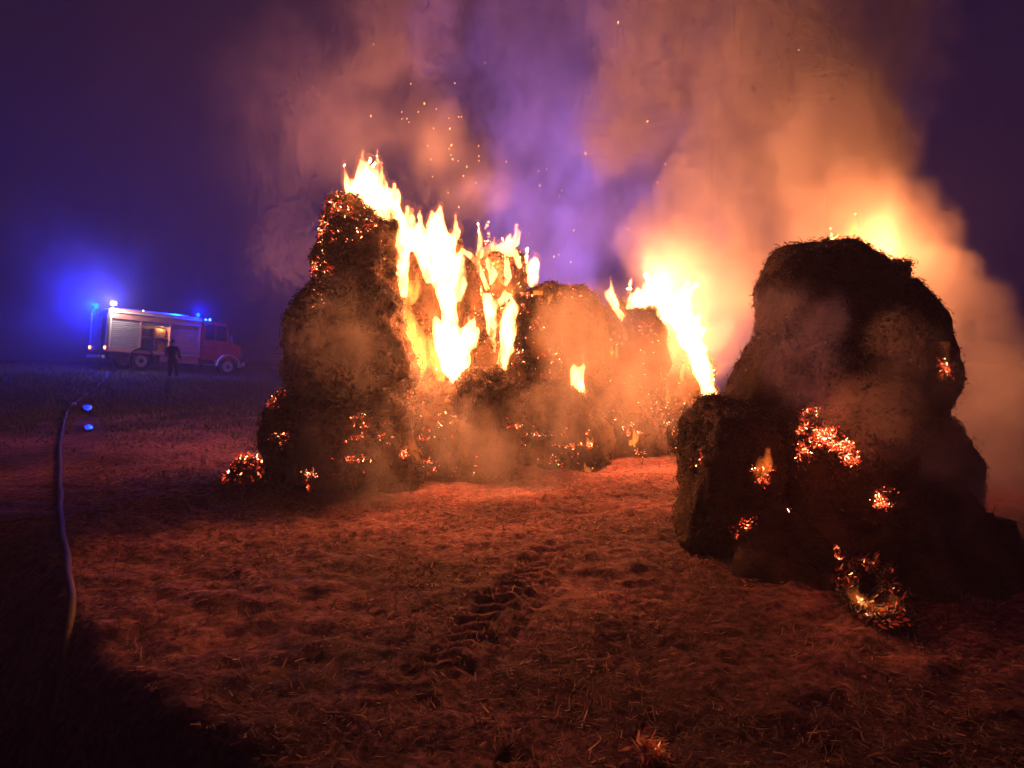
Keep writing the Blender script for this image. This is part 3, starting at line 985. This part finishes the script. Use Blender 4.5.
smoke('smoke', 'thick orange lit smoke column rising behind the near heap',
      [(690, 330, 70, 13.0, 1.0), (730, 260, 90, 12.5, 1), (770, 170, 110, 12, 1), (800, 80, 125, 11.5, 1), (800, -20, 140, 11.5, 1), (770, -130, 160, 11.5, 1),
       (850, 230, 70, 9.2, 1), (830, 150, 90, 10, 1), (660, 250, 50, 13, .8), (640, 120, 70, 13, .8), (650, 10, 80, 13, .8), (860, 60, 70, 11, .8), (690, 30, 90, 12, .9)],
      M['smoke'], voxel=0.065, seed=1.0, amp=1.3, scale=0.9, fine=0.6, warp=0.6, bias=0.12)
smoke('smoke', 'orange smoke rolling down over the outer flank of the near heap',
      [(880, 260, 40, 8.4, 1), (915, 270, 45, 8.2, 1), (950, 320, 48, 8.0, 1), (985, 375, 50, 7.8, 1.1), (960, 400, 60, 7.8, 1), (1020, 450, 60, 7.8, .9), (900, 215, 45, 9, 1), (945, 290, 50, 8.4, 1.1), (978, 335, 50, 8.0, 1.1), (925, 235, 40, 8.8, .9), (1000, 430, 60, 7.2, 1), (1040, 400, 70, 8, 1), (930, 470, 40, 6.0, .7), (990, 520, 50, 6.0, .8)],
      M['smoke'], voxel=0.06, seed=2.0, amp=1.2, scale=1.2, deep=0.8, bias=0.16)
smoke('smoke', 'violet wisps of smoke twisting up behind the receding row',
      [(560, 270, 50, 16, .9), (540, 200, 75, 16, 1), (560, 110, 95, 16, 1), (540, 20, 110, 16, 1), (560, -60, 120, 16, 1), (620, 200, 60, 15, .8), (480, 60, 70, 16, .7), (440, 10, 80, 16, .6)],
      M['smoke_wisp'], voxel=0.11, seed=3.0, amp=2.3, scale=0.75, edge=0.8, warp=0.9, stretch=0.45, fine=0.5)
smoke('smoke', 'thin brown smoke drifting across the face of the near heap',
      [(800, 310, 50, 4.7, .9), (850, 330, 50, 4.6, .9), (900, 420, 60, 5.3, 1), (960, 450, 65, 5.4, 1), (1010, 470, 60, 5.4, 1), (850, 400, 50, 5.1, .7), (810, 360, 40, 4.8, .6), (955, 380, 55, 5.6, .9), (925, 345, 45, 5.5, .7), (980, 540, 50, 5.2, .6)],
      M['smoke_face'], voxel=0.05, seed=4.0, amp=1.5, scale=1.6, deep=0.7)
smoke('smoke', 'thin haze of smoke before the receding row',
      [(600, 350, 80, 9.6, 1.1), (650, 380, 60, 10, 1.0), (560, 430, 70, 9.0, .8), (640, 420, 60, 10, .9), (450, 440, 60, 8.8, .8), (500, 480, 60, 8.4, .7), (420, 400, 60, 8.9, .6), (340, 360, 90, 8.4, .55), (350, 470, 80, 8.2, .6), (680, 300, 50, 11, .8)],
      M['smoke_front'], voxel=0.07, seed=5.0, amp=1.2, scale=1.3, deep=0.6)
smoke('smoke', 'faint smoke leaving the flames on the tall column',
      [(370, 130, 45, 9.6, .6), (430, 130, 60, 10, .7), (470, 180, 50, 10.5, .7), (410, 60, 80, 10.5, .7), (380, -20, 100, 11, .8), (310, 110, 130, 11.5, .6), (300, 240, 90, 11.5, .5), (300, 300, 16, 9.6, .8), (298, 330, 14, 9.6, .8)],
      M['smoke_front'], voxel=0.08, seed=6.0, amp=1.3, scale=1.0, edge=1.2)

smoke('smoke', 'thin smoke added to hold a blue halo round the rear beacon of the fire engine',
      [(85, 296, 70, 37.5, 1), (60, 320, 70, 37, .8), (110, 270, 60, 39, .8), (55, 250, 70, 39, .8), (205, 314, 30, 40.5, .6), (30, 330, 60, 36, .7)],
      M['halo_mist'], voxel=0.2, seed=7.0, amp=0.9, scale=0.35, edge=1.5, warp=0.8)

# the air itself
hz, nt, out = new_mat('haze')
p = node(nt, 'ShaderNodeVolumePrincipled', Density=0.0042, Anisotropy=0.2)
p.inputs['Color'].default_value = (0.85, 0.85, 0.9, 1)
p.inputs['Density Attribute'].default_value = ''
nt.links.new(p.outputs[0], out.inputs['Volume'])
bm = bmesh.new()
bmesh.ops.create_cube(bm, size=1, matrix=Matrix.Translation((0, 290, -1.0)) @ Matrix.Diagonal((640, 640, 30, 1)))
hb = bm_obj('haze', bm, hz)
tag(hb, 'smoky night air', kind='stuff')

# ------------------------------------------------------------------ hose and puddle
pts = []
for x, y in [(112, 372), (104, 382), (88, 394), (72, 408), (63, 430), (60, 470), (61, 520)]:
    q = flat(x, y)
    for _ in range(6):
        q = flat(x, y, h1(q.x, q.y))
    pts.append((q.x, q.y))
pts[0] = (pts[0][0], min(pts[0][1], 35.5))
line = [Vector((a, b)) for a, b in pts] + [Vector((flat(a, b).x, flat(a, b).y)) for a, b in ((68, 572), (71, 606), (60, 650), (25, 705), (-40, 770))]


def catmull(P_, n=14):
    out = []
    for i in range(len(P_) - 1):
        p0, p1, p2, p3 = P_[max(i - 1, 0)], P_[i], P_[i + 1], P_[min(i + 2, len(P_) - 1)]
        for k in range(n):
            t = k / n
            out.append(0.5 * ((2 * p1) + (p2 - p0) * t + (2 * p0 - 5 * p1 + 4 * p2 - p3) * t * t + (3 * p1 - p0 - 3 * p2 + p3) * t ** 3))
    return out + [P_[-1]]


def tube(name, pts3, r, mat, parent=None, sides=10, flatten=1.0):
    vs, f = [], []
    n = len(pts3)
    for i, p in enumerate(pts3):
        d = (pts3[min(i + 1, n - 1)] - pts3[max(i - 1, 0)]).normalized()
        s = d.cross(Vector((0, 0, 1)))
        if s.length < 1e-4: s = Vector((1, 0, 0))
        s.normalize()
        u = s.cross(d)
        for j in range(sides):
            a = 2 * math.pi * j / sides
            vs.append(p + s * (math.cos(a) * r) + u * (math.sin(a) * r * flatten))
    for i in range(n - 1):
        for j in range(sides):
            f.append((i * sides + j, i * sides + (j + 1) % sides, (i + 1) * sides + (j + 1) % sides, (i + 1) * sides + j))
    return link(name, np_mesh(name, np.array(vs), np.array(f)), mat, parent)


M['hose'] = principled('hose', (0.04, 0.02, 0.022), 0.75, noise_amt=0.3, scale=30, bump=0.4)
M['hose_metal'] = principled('coupling', (0.5, 0.5, 0.5), 0.35, 0.9)
h3 = [Vector((p.x + 0.03 * mnoise.noise(Vector((p.x, p.y, 3))), p.y, h1(p.x, p.y) + 0.03)) for p in catmull(line)]
hose = tube('fire_hose', h3, 0.027, M['hose'])
tag(hose, 'charged fire hose snaking from the fire engine over the dark ground', 'fire hose')
cpl = h3[40]
bm = bmesh.new()
bmesh.ops.create_cone(bm, cap_ends=True, segments=16, radius1=0.06, radius2=0.06, depth=0.16,
                      matrix=Matrix.Translation(cpl) @ (h3[41] - h3[39]).to_track_quat('Z', 'Y').to_matrix().to_4x4())
bm_obj('coupling', bm, M['hose_metal'], hose)

# puddle where the hose leaks, a still sheet mirroring the beacons
m, nt, out = new_mat('water')
b = node(nt, 'ShaderNodeBsdfPrincipled', Roughness=0.16)
b.inputs['Base Color'].default_value = (0.015, 0.014, 0.012, 1)
b.inputs['IOR'].default_value = 1.33
b.inputs['Specular IOR Level'].default_value = 0.12
tc = nt.nodes.new('ShaderNodeNewGeometry')
no = node(nt, 'ShaderNodeTexNoise', Scale=3.0, Detail=2.0)
nt.links.new(tc.outputs['Position'], no.inputs['Vector'])
bp = node(nt, 'ShaderNodeBump', Strength=0.12, Distance=0.02)
nt.links.new(no.outputs['Fac'], bp.inputs['Height'])
nt.links.new(bp.outputs['Normal'], b.inputs['Normal'])
nt.links.new(b.outputs['BSDF'], out.inputs['Surface'])
M['water'] = m
for yc, hl, hw, sd in ((13.3, 0.42, 0.065, 4), (17.6, 0.8, 0.10, 7)):
    pv = []
    for i in range(64):
        t = i / 64 * 2 * math.pi
        r = 1 + 0.35 * mnoise.noise(Vector((math.cos(t) * 1.5, math.sin(t) * 1.5, sd)))
        yy_ = yc + hl * math.sin(t) * r
        pv.append((-0.551 * yy_ + hw * math.cos(t) * r, yy_))
    pz = max(h1(a, b) for a, b in pv) + 0.05
    bm = bmesh.new()
    vs = [bm.verts.new((a, b, pz)) for a, b in pv]
    lo_ = [bm.verts.new((a, b, pz - 0.3)) for a, b in pv]
    bm.faces.new(vs)
    for i in range(64):
        bm.faces.new((vs[i], lo_[i], lo_[(i + 1) % 64], vs[(i + 1) % 64]))
    pud = bm_obj('puddle', bm, M['water'])
    tag(pud, 'narrow puddle beside the hose mirroring the blue lights', kind='structure')

# ------------------------------------------------------------------ fire engine
M['red'] = principled('red_paint', (0.8, 0.07, 0.05), 0.4, coat=0.4, noise_amt=0.15, scale=3)
M['rose'] = principled('red_body_panel', (0.72, 0.34, 0.30), 0.45, noise_amt=0.15, scale=3)
M['white'] = principled('white_paint', (0.7, 0.68, 0.66), 0.5, noise_amt=0.12, scale=4)
M['alu'] = principled('aluminium_shutter', (0.55, 0.53, 0.53), 0.45, 0.25, noise_amt=0.1, scale=4)
M['black'] = principled('black_rubber', (0.02, 0.02, 0.021), 0.7)
M['chassis'] = principled('chassis', (0.035, 0.033, 0.032), 0.6)
M['glass'] = principled('cab_glass', (0.03, 0.035, 0.04), 0.08, noise_amt=0.05)
M['steel'] = principled('bright_steel', (0.6, 0.6, 0.6), 0.3, 0.8)
M['gear'] = principled('stowed_gear', (0.5, 0.25, 0.07), 0.6, noise_amt=0.5, scale=9)
M['gear_dark'] = principled('stowed_pump', (0.10, 0.09, 0.09), 0.5, noise_amt=0.5, scale=9)
M['inside'] = principled('locker_wall', (0.25, 0.23, 0.22), 0.6)
M['stripe'] = principled('reflective_tape', (0.85, 0.85, 0.85), 0.4, noise_amt=0.05)
M['rear_paint'] = principled('rear_paint', (0.17, 0.16, 0.17), 0.5, noise_amt=0.4, scale=2.5)
M['beacon'] = emitter('blue_beacon', (0.0, 0.06, 1.0), 10)
M['beacon_dim'] = emitter('dim_blue_beacon', (0.05, 0.2, 1.0), 6)
M['worklamp'] = emitter('work_lamp', (1.0, 0.96, 0.82), 12)
M['tail'] = emitter('tail_lamp', (1.0, 0.16, 0.06), 14)
M['head'] = principled('lamp_glass', (0.75, 0.75, 0.72), 0.15, noise_amt=0.05)
M['marker'] = emitter('white_marker', (0.8, 0.85, 1.0), 6)

YAW = R(46)
rear = at(106, 371, 36.4)
fx_, fy_ = math.cos(YAW), math.sin(YAW)
zr, zf = h1(rear.x + 1.6 * fx_, rear.y + 1.6 * fy_), h1(rear.x + 6.0 * fx_, rear.y + 6.0 * fy_)
pit = math.atan2(zr - zf, 4.4)
truck = empty('fire_engine', (rear.x, rear.y, zr + 1.6 * math.tan(pit)), 'red bonneted fire engine with lit blue beacons and an open side locker, parked beyond', 'fire engine')
truck.rotation_euler = (0, pit, YAW)


def tbox(name, lo, hi, mat, parent=truck, bev=0.02):
    bm = bmesh.new()
    c = [(a + b) / 2 for a, b in zip(lo, hi)]
    d = [max(b - a, 1e-3) for a, b in zip(lo, hi)]
    bmesh.ops.create_cube(bm, size=1, matrix=Matrix.Translation(c) @ Matrix.Diagonal((*d, 1)))
    if bev:
        bmesh.ops.bevel(bm, geom=bm.edges[:], offset=min(bev, min(d) * 0.4), segments=2, affect='EDGES')
    return bm_obj(name, bm, mat, parent)


def tprism(name, outline, y0, y1, mat, parent=truck, bev=0.03):
    """a side profile (x, z) run across the truck from y0 to y1"""
    bm = bmesh.new()
    a = [bm.verts.new((x, y0, z)) for x, z in outline]
    b = [bm.verts.new((x, y1, z)) for x, z in outline]
    bm.faces.new(a)
    bm.faces.new(b[::-1])
    for i in range(len(a)):
        j = (i + 1) % len(a)
        bm.faces.new((a[i], b[i], b[j], a[j]))
    if bev:
        bmesh.ops.bevel(bm, geom=[e for e in bm.edges], offset=bev, segments=2, affect='EDGES')
    return bm_obj(name, bm, mat, parent)


def tcyl(name, c, r, d, ax, mat, parent=truck, seg=32, r2=None, bev=0.0):
    bm = bmesh.new()
    rot = Vector((0, 0, 1)).rotation_difference(Vector(ax)).to_matrix().to_4x4()
    bmesh.ops.create_cone(bm, cap_ends=True, segments=seg, radius1=r, radius2=r if r2 is None else r2, depth=d, matrix=Matrix.Translation(c) @ rot)
    if bev:
        bmesh.ops.bevel(bm, geom=[e for e in bm.edges if e.is_boundary or len(e.link_faces) == 2 and e.calc_face_angle(0) > 1], offset=bev, segments=2, affect='EDGES')
    return bm_obj(name, bm, mat, parent)


# local: +x forward, -y the side that faces the fire, z up; 0..6.9 long, 0..2.5 wide
W = 2.5
tbox('chassis', (0.3, 0.6, 0.55), (6.6, 1.9, 0.85), M['chassis'])
# equipment body: floor, roof, end and middle walls, back lining
bodyo = tbox('equipment_body', (0.02, 0.9, 0.92), (4.45, W, 2.86), M['rose'])
tbox('floor_sill', (0.02, 0.0, 0.86), (4.45, 0.9, 1.02), M['rose'], bodyo)
tbox('roof_band', (0.02, 0.0, 2.42), (4.45, 0.9, 2.90), M['rose'], bodyo)
tbox('roof_trim', (0.02, -0.025, 2.72), (4.45, 0.02, 2.79), M['stripe'], bodyo, 0.005)
for x in (0.03, 1.42, 2.86, 4.33):
    tbox('door_post', (x, 0.005, 1.02), (x + 0.1, 0.9, 2.42), M['rose'], bodyo, 0.01)


def shutter(x0, x1, z0, z1, mat):
    bm = bmesh.new()
    nsl = int((z1 - z0) / 0.09)
    prof = []
    for i in range(nsl):
        za, zb = z0 + (z1 - z0) * i / nsl, z0 + (z1 - z0) * (i + 1) / nsl
        prof += [(0.05, za + 0.004), (0.025, za + 0.02), (0.025, zb - 0.02), (0.05, zb - 0.004)]
    A = [bm.verts.new((x0, y, z)) for y, z in prof]
    B = [bm.verts.new((x1, y, z)) for y, z in prof]
    for i in range(len(A) - 1):
        bm.faces.new((A[i], B[i], B[i + 1], A[i + 1]))
    A2 = [bm.verts.new((x0, 0.09, prof[i][1])) for i in (0, -1)]
    B2 = [bm.verts.new((x1, 0.09, prof[i][1])) for i in (0, -1)]
    bm.faces.new((A2[0], B2[0], B2[1], A2[1]))
    o = bm_obj('roller_shutter', bm, mat, truck)
    return o


shutter(0.13, 1.42, 1.02, 2.42, M['alu'])
s = shutter(2.96, 4.33, 1.02, 2.42, M['rose'])
tbox('handle_bar', (3.2, 0.0, 1.07), (4.1, 0.024, 1.11), M['steel'], s, 0.005)
# rolled up shutter, open locker and what is stowed in it
s = tbox('roller_shutter', (1.52, 0.03, 2.26), (2.86, 0.2, 2.42), M['alu'])
s['label'] = 'rolled up shutter over the open locker'
tbox('locker_lining', (1.52, 0.86, 1.02), (2.86, 0.895, 2.42), M['inside'], truck, 0.005)
tbox('locker_shelf', (1.52, 0.12, 1.68), (2.86, 0.85, 1.71), M['alu'], truck, 0.005)
tbox('locker_divider', (2.17, 0.1, 1.02), (2.2, 0.85, 1.68), M['alu'], truck, 0.004)
for lo, hi, mt in (((1.6, 0.2, 1.03), (2.1, 0.8, 1.55), 'gear_dark'), ((2.3, 0.2, 1.03), (2.75, 0.8, 1.5), 'gear'), ((1.62, 0.25, 1.72), (2.02, 0.8, 2.1), 'gear_dark'),
                   ((2.15, 0.2, 1.72), (2.75, 0.8, 2.16), 'gear')):
    tbox('stowed_case', lo, hi, M[mt], truck, 0.06)
# cab and bonnet, sloping windscreen
cab = tprism('cab', [(4.5, 0.78), (6.62, 0.78), (6.66, 1.66), (5.98, 1.80), (5.86, 2.74), (4.62, 2.80), (4.5, 2.72)], 0.06, W - 0.06, M['red'], bev=0.05)
tprism('bonnet', [(5.9, 1.0), (6.82, 0.95), (6.86, 1.52), (6.72, 1.62), (5.95, 1.80)], 0.35, W - 0.35, M['red'], bev=0.05)
dr = tbox('cab_door', (4.62, 0.035, 0.95), (5.62, 0.075, 1.75), M['red'], truck, 0.015)
tbox('handle', (4.72, 0.005, 1.55), (4.9, 0.034, 1.6), M['steel'], dr, 0.005)
w1 = tprism('side_window', [(4.68, 1.82), (5.18, 1.82), (5.18, 2.60), (4.72, 2.62)], 0.03, 0.08, M['glass'], bev=0.0)
w2 = tprism('side_window', [(5.26, 1.82), (5.86, 1.80), (5.78, 2.58), (5.26, 2.60)], 0.03, 0.08, M['glass'], bev=0.0)
tprism('windscreen', [(5.985, 1.86), (6.005, 1.86), (5.89, 2.62), (5.87, 2.62)], 0.2, W - 0.2, M['glass'], bev=0.0)
tbox('mirror', (6.0, -0.22, 1.85), (6.06, -0.02, 2.2), M['black'], truck, 0.02)
tbox('bumper', (6.78, 0.1, 0.55), (6.98, W - 0.1, 0.8), M['white'], truck, 0.04)
tbox('radiator_grille', (6.86, 0.75, 0.95), (6.89, W - 0.75, 1.45), M['chassis'], truck, 0.01)
for y in (0.42, W - 0.42):
    tcyl('headlight', (6.87, y, 1.12), 0.13, 0.06, (1, 0, 0), M['head'], bev=0.01)
tcyl('fog_lamp', (7.0, 0.3, 0.72), 0.1, 0.06, (1, 0, 0), M['head'], bev=0.01)
tbox('step', (4.6, 0.02, 0.5), (5.4, 0.35, 0.56), M['steel'], truck, 0.01)
tbox('rear_skirt', (0.1, 0.03, 0.5), (0.95, 0.4, 0.84), M['chassis'], truck, 0.03)
tbox('side_skirt', (2.45, 0.03, 0.52), (4.4, 0.4, 0.84), M['rose'], truck, 0.03)


def wheel(x, y, out):
    root = bpy.data.objects.new('wheel', None)
    col.objects.link(root)
    root.parent = truck
    root.location = (x, y, 0.5)
    bm = bmesh.new()
    prof = [(0.29, -0.13), (0.44, -0.15), (0.49, -0.11), (0.5, 0), (0.49, 0.11), (0.44, 0.15), (0.29, 0.13)]
    T = 40
    rings = [[bm.verts.new((r * math.cos(2 * math.pi * j / T), yy, r * math.sin(2 * math.pi * j / T))) for r, yy in prof] for j in range(T)]
    for j in range(T):
        a, b = rings[j], rings[(j + 1) % T]
        for i in range(len(prof)):
            k = (i + 1) % len(prof)
            bm.faces.new((a[i], a[k], b[k], b[i]))
    bm_obj('tyre', bm, M['black'], root, True)
    rim = tcyl('rim', (0, 0.09 * out, 0), 0.285, 0.06, (0, 1, 0), M['white'], root, bev=0.015)
    tcyl('hub', (0, 0.14 * out, 0), 0.10, 0.09, (0, 1, 0), M['chassis'], root, bev=0.01)
    for k in range(1):
        pass
    return root


for x in (1.6, 6.0):
    wheel(x, 0.2, -1)
    wheel(x, W - 0.2, 1)
# mudguards
for x, mt in ((6.0, 'white'), (1.6, 'chassis')):
    for ya, yb in ((-0.04, 0.36), (W - 0.36, W + 0.04)):
        bm = bmesh.new()
        A = []
        for i in range(19):
            a = math.pi * (i / 18) * 1.0
            A.append([bm.verts.new((x + r * math.cos(a), y, 0.5 + r * math.sin(a) * 0.98)) for r, y in ((0.58, ya), (0.66, ya), (0.66, yb), (0.58, yb))])
        for a, b in zip(A[:-1], A[1:]):
            for i in range(4):
                bm.faces.new((a[i], a[(i + 1) % 4], b[(i + 1) % 4], b[i]))
        bm.faces.new(A[0]); bm.faces.new(A[-1][::-1])
        bm_obj('mudguard', bm, M[mt], truck)
# rear: panel with bright tape up both edges, lamps
rp = tbox('rear_panel', (-0.03, 0.03, 0.86), (0.015, W - 0.03, 2.86), M['rear_paint'], truck, 0.01)
tbox('rear_shutter', (-0.05, 0.75, 1.0), (-0.032, W - 0.75, 2.5), M['inside'], rp, 0.004)
for y in (0.1, W - 0.25):
    tbox('reflective_tape', (-0.045, y, 1.2), (-0.033, y + 0.15, 2.72), M['stripe'], rp, 0.0)
tbox('reflective_tape', (0.05, -0.012, 1.05), (0.12, -0.002, 2.7), M['stripe'], rp, 0.0)
for y in (0.2, W - 0.2):
    tbox('tail_light', (-0.08, y - 0.09, 0.95), (-0.032, y + 0.09, 1.1), M['tail'], truck, 0.015)
tbox('rear_bumper', (-0.16, 0.15, 0.5), (0.0, W - 0.15, 0.66), M['white'], truck, 0.03)
ld = tbox('roof_ladder', (0.6, 1.3, 2.98), (4.3, 1.36, 3.05), M['steel'], truck, 0.01)
tbox('rail', (0.6, 1.72, 2.98), (4.3, 1.78, 3.05), M['steel'], ld, 0.01)
for i in range(12):
    tbox('rung', (0.75 + i * 0.3, 1.36, 3.0), (0.79 + i * 0.3, 1.72, 3.03), M['steel'], ld, 0.0)
for x in (0.8, 4.0):
    tbox('ladder_rest', (x, 1.2, 2.86), (x + 0.06, 1.9, 2.98), M['chassis'], truck, 0.0)


def beacon(x, y, z, mat, r=0.085, h=0.2):
    base = tcyl('beacon', (x, y, z + 0.03), r * 1.1, 0.06, (0, 0, 1), M['chassis'])
    bm = bmesh.new()
    bmesh.ops.create_uvsphere(bm, u_segments=20, v_segments=12, radius=1, matrix=Matrix.Translation((x, y, z + 0.06 + h / 2)) @ Matrix.Diagonal((r, r, h / 2, 1)))
    bm_obj('lamp_glass', bm, mat, base, True)
    return truck.matrix_world @ Vector((x, y, z + 0.2))


bpy.context.view_layer.update()
B1 = beacon(0.12, 2.25, 2.90, M['beacon'], 0.11, 0.26)
B2 = beacon(4.3, 0.18, 2.90, M['beacon'])
B3 = beacon(5.3, 1.0, 2.79, M['beacon_dim'], 0.07, 0.16)
beacon(5.3, 1.5, 2.79, M['beacon_dim'], 0.07, 0.16)
mast = tcyl('work_light', (0.25, 0.35, 3.0), 0.03, 0.24, (0, 0, 1), M['chassis'])
tbox('lamp_head', (0.17, 0.2, 3.08), (0.36, 0.5, 3.24), M['worklamp'], mast, 0.02)
WL = truck.matrix_world @ Vector((0.26, 0.0, 3.16))
mk = tcyl('marker_light', (1.55, 0.1, 2.94), 0.035, 0.08, (0, 0, 1), M['marker'])

# ------------------------------------------------------------------ person
M['coat'] = principled('dark_turnout_coat', (0.028, 0.026, 0.03), 0.8, noise_amt=0.3, scale=12, bump=0.5)
M['skin'] = principled('skin', (0.35, 0.2, 0.15), 0.5)
M['helmet'] = principled('dark_helmet', (0.03, 0.03, 0.032), 0.5)
M['trouser'] = principled('dark_trousers', (0.022, 0.022, 0.026), 0.8, noise_amt=0.3, scale=12)


def skin_body(name, verts, edges, mat, parent, levels=2):
    me = bpy.data.meshes.new(name)
    me.from_pydata([v[:3] for v in verts], edges, [])
    o = bpy.data.objects.new(name, me)
    col.objects.link(o)
    o.modifiers.new('skin', 'SKIN')
    for i, v in enumerate(verts):
        sv = me.skin_vertices[0].data[i]
        sv.radius = (v[3], v[4] if len(v) > 4 else v[3])
        sv.use_root = i == 0
    sd = o.modifiers.new('sub', 'SUBSURF')
    sd.levels = sd.render_levels = levels
    dg = bpy.context.evaluated_depsgraph_get()
    me2 = bpy.data.meshes.new_from_object(o.evaluated_get(dg))
    bpy.data.objects.remove(o)
    me2.name = name
    me2.shade_smooth()
    return link(name, me2, mat, parent)


pb = at(173, 380, 34.9)
per = empty('person', (pb.x, pb.y, h1(pb.x, pb.y)), 'dark clothed person standing beside the open locker of the fire engine', 'person')
per.rotation_euler = (0, 0, R(8))
# faces away (+y), weight on both feet, forearms bent forward
V_ = [(0, 0, 0.95, .17, .13), (0, .01, 1.15, .17, .12), (0, .02, 1.36, .19, .12), (0, .02, 1.47, .10, .08), (0, .02, 1.54, .058, .058), (0, .035, 1.66, .085, .1), (0, .03, 1.74, .07, .08),
      (-.20, .02, 1.42, .065), (-.27, .02, 1.16, .05), (-.25, .17, .96, .038), (.20, .02, 1.42, .065), (.28, .0, 1.16, .05), (.30, .12, .92, .038),
      (-.11, 0, .86, .10), (-.13, .03, .48, .07), (-.14, -.01, .08, .05), (-.15, .13, .04, .045), (.11, 0, .86, .10), (.14, .03, .48, .07), (.17, -.01, .08, .05), (.19, .13, .04, .045),
      (-.24, .25, .93, .035), (.29, .20, .87, .035)]
E_ = [(0, 1), (1, 2), (2, 3), (3, 4), (4, 5), (5, 6), (2, 7), (7, 8), (8, 9), (2, 10), (10, 11), (11, 12), (0, 13), (13, 14), (14, 15), (15, 16), (0, 17), (17, 18), (18, 19), (19, 20), (9, 21), (12, 22)]
body = skin_body('body', V_, E_, M['skin'], per)
C_ = [(0, 0, 0.80, .21, .17), (0, 0, 0.98, .20, .155), (0, .01, 1.15, .195, .145), (0, .02, 1.36, .21, .145), (0, .02, 1.49, .10, .095),
      (-.21, .02, 1.42, .085), (-.275, .02, 1.16, .07), (-.255, .16, .98, .056), (.21, .02, 1.42, .085), (.285, .0, 1.16, .07), (.30, .11, .94, .056)]
skin_body('coat', C_, [(0, 1), (1, 2), (2, 3), (3, 4), (3, 5), (5, 6), (6, 7), (3, 8), (8, 9), (9, 10)], M['coat'], per)
T_ = [(0, 0, 0.90, .17, .14), (-.11, 0, .80, .115), (-.13, .03, .48, .088), (-.14, 0, .12, .075), (.11, 0, .80, .115), (.14, .03, .48, .088), (.17, 0, .12, .075)]
skin_body('trousers', T_, [(0, 1), (1, 2), (2, 3), (0, 4), (4, 5), (5, 6)], M['trouser'], per)
bm = bmesh.new()
bmesh.ops.create_uvsphere(bm, u_segments=24, v_segments=16, radius=1, matrix=Matrix.Translation((0, .03, 1.70)) @ Matrix.Diagonal((.12, .14, .13, 1)))
bmesh.ops.delete(bm, geom=[v for v in bm.verts if v.co.z < 1.66], context='VERTS')
bmesh.ops.create_cone(bm, cap_ends=True, segments=24, radius1=.15, radius2=.122, depth=.03, matrix=Matrix.Translation((0, .02, 1.665)) @ Matrix.Diagonal((1, 1.15, 1, 1)))
bm_obj('helmet', bm, M['helmet'], per, True)


# ------------------------------------------------------------------ light
def lamp(name, loc, color, power, radius=0.25, kind='POINT', aim=None, angle=60, blend=0.6):
    ld_ = bpy.data.lights.new(name, kind)
    ld_.color = color
    ld_.energy = power
    ld_.shadow_soft_size = radius
    o = bpy.data.objects.new(name, ld_)
    col.objects.link(o)
    o.location = loc
    if kind == 'SPOT':
        ld_.spot_size = R(angle)
        ld_.spot_blend = blend
        o.rotation_euler = (Vector(aim) - Vector(loc)).to_track_quat('-Z', 'Y').to_euler()
    return o


FIRE = (1.0, 0.27, 0.085)
lamp('fire_light', at(384, 195, 9.95), FIRE, 680, 0.3)
lamp('fire_light', at(440, 340, 9.6), FIRE, 700, 0.3)
lamp('fire_light', at(500, 262, 10.4), FIRE, 330, 0.25)
lamp('fire_light', at(660, 285, 12.5), FIRE, 520, 0.35)
lamp('fire_light', at(705, 360, 12.0), FIRE, 400, 0.25)
lamp('fire_light', at(640, 375, 11.0), FIRE, 230, 0.2)
lamp('fire_light', at(885, 245, 8.6), FIRE, 260, 0.3)
lamp('ember_light', at(828, 440, 5.2), (1, .14, .05), 7, 0.08)
lamp('fire_light', at(872, 600, 4.55), FIRE, 3, 0.05)
lamp('fire_light', at(352, 190, 8.9), FIRE, 16, 0.1)
BLUE = (0.0, 0.012, 1.0)
lamp('beacon_light', B1 + Vector((-0.10, -0.22, 0.06)), BLUE, 4200, 0.1)
lamp('beacon_light', B2 + Vector((0.05, -0.25, 0.1)), BLUE, 1500, 0.1)
lamp('beacon_light', at(575, 262, 19.5), (0.42, 0.20, 1.0), 1700, 0.2)  # unseen lamp added behind the row to light the smoke violet
lamp('work_lamp', WL + Vector((0, -0.3, 0.05)), (1, .78, .66), 330, 0.08)
lc = truck.matrix_world @ Vector((2.5, 0.12, 2.2))
lamp('locker_lamp', lc, (1, .55, .25), 14, 0.05)

w = bpy.data.worlds.new('World')
scene.world = w
w.use_nodes = True
bg = w.node_tree.nodes['Background']
bg.inputs['Color'].default_value = (0.048, 0.034, 0.31, 1)
bg.inputs['Strength'].default_value = 0.075

# ------------------------------------------------------------------ render
scene.view_settings.view_transform = 'Standard'
scene.view_settings.look = 'None'
scene.view_settings.exposure = 0
scene.view_settings.gamma = 1
scene.render.engine = 'CYCLES'
cy = scene.cycles
cy.use_denoising = True
cy.use_adaptive_sampling = True
cy.adaptive_threshold = 0.08
cy.adaptive_min_samples = 12
cy.time_limit = 480
cy.max_bounces = 5
cy.diffuse_bounces = 2
cy.glossy_bounces = 2
cy.transmission_bounces = 2
cy.volume_bounces = 1
cy.transparent_max_bounces = 48
cy.sample_clamp_indirect = 3.0
cy.volume_step_rate = 2.5
cy.volume_max_steps = 256
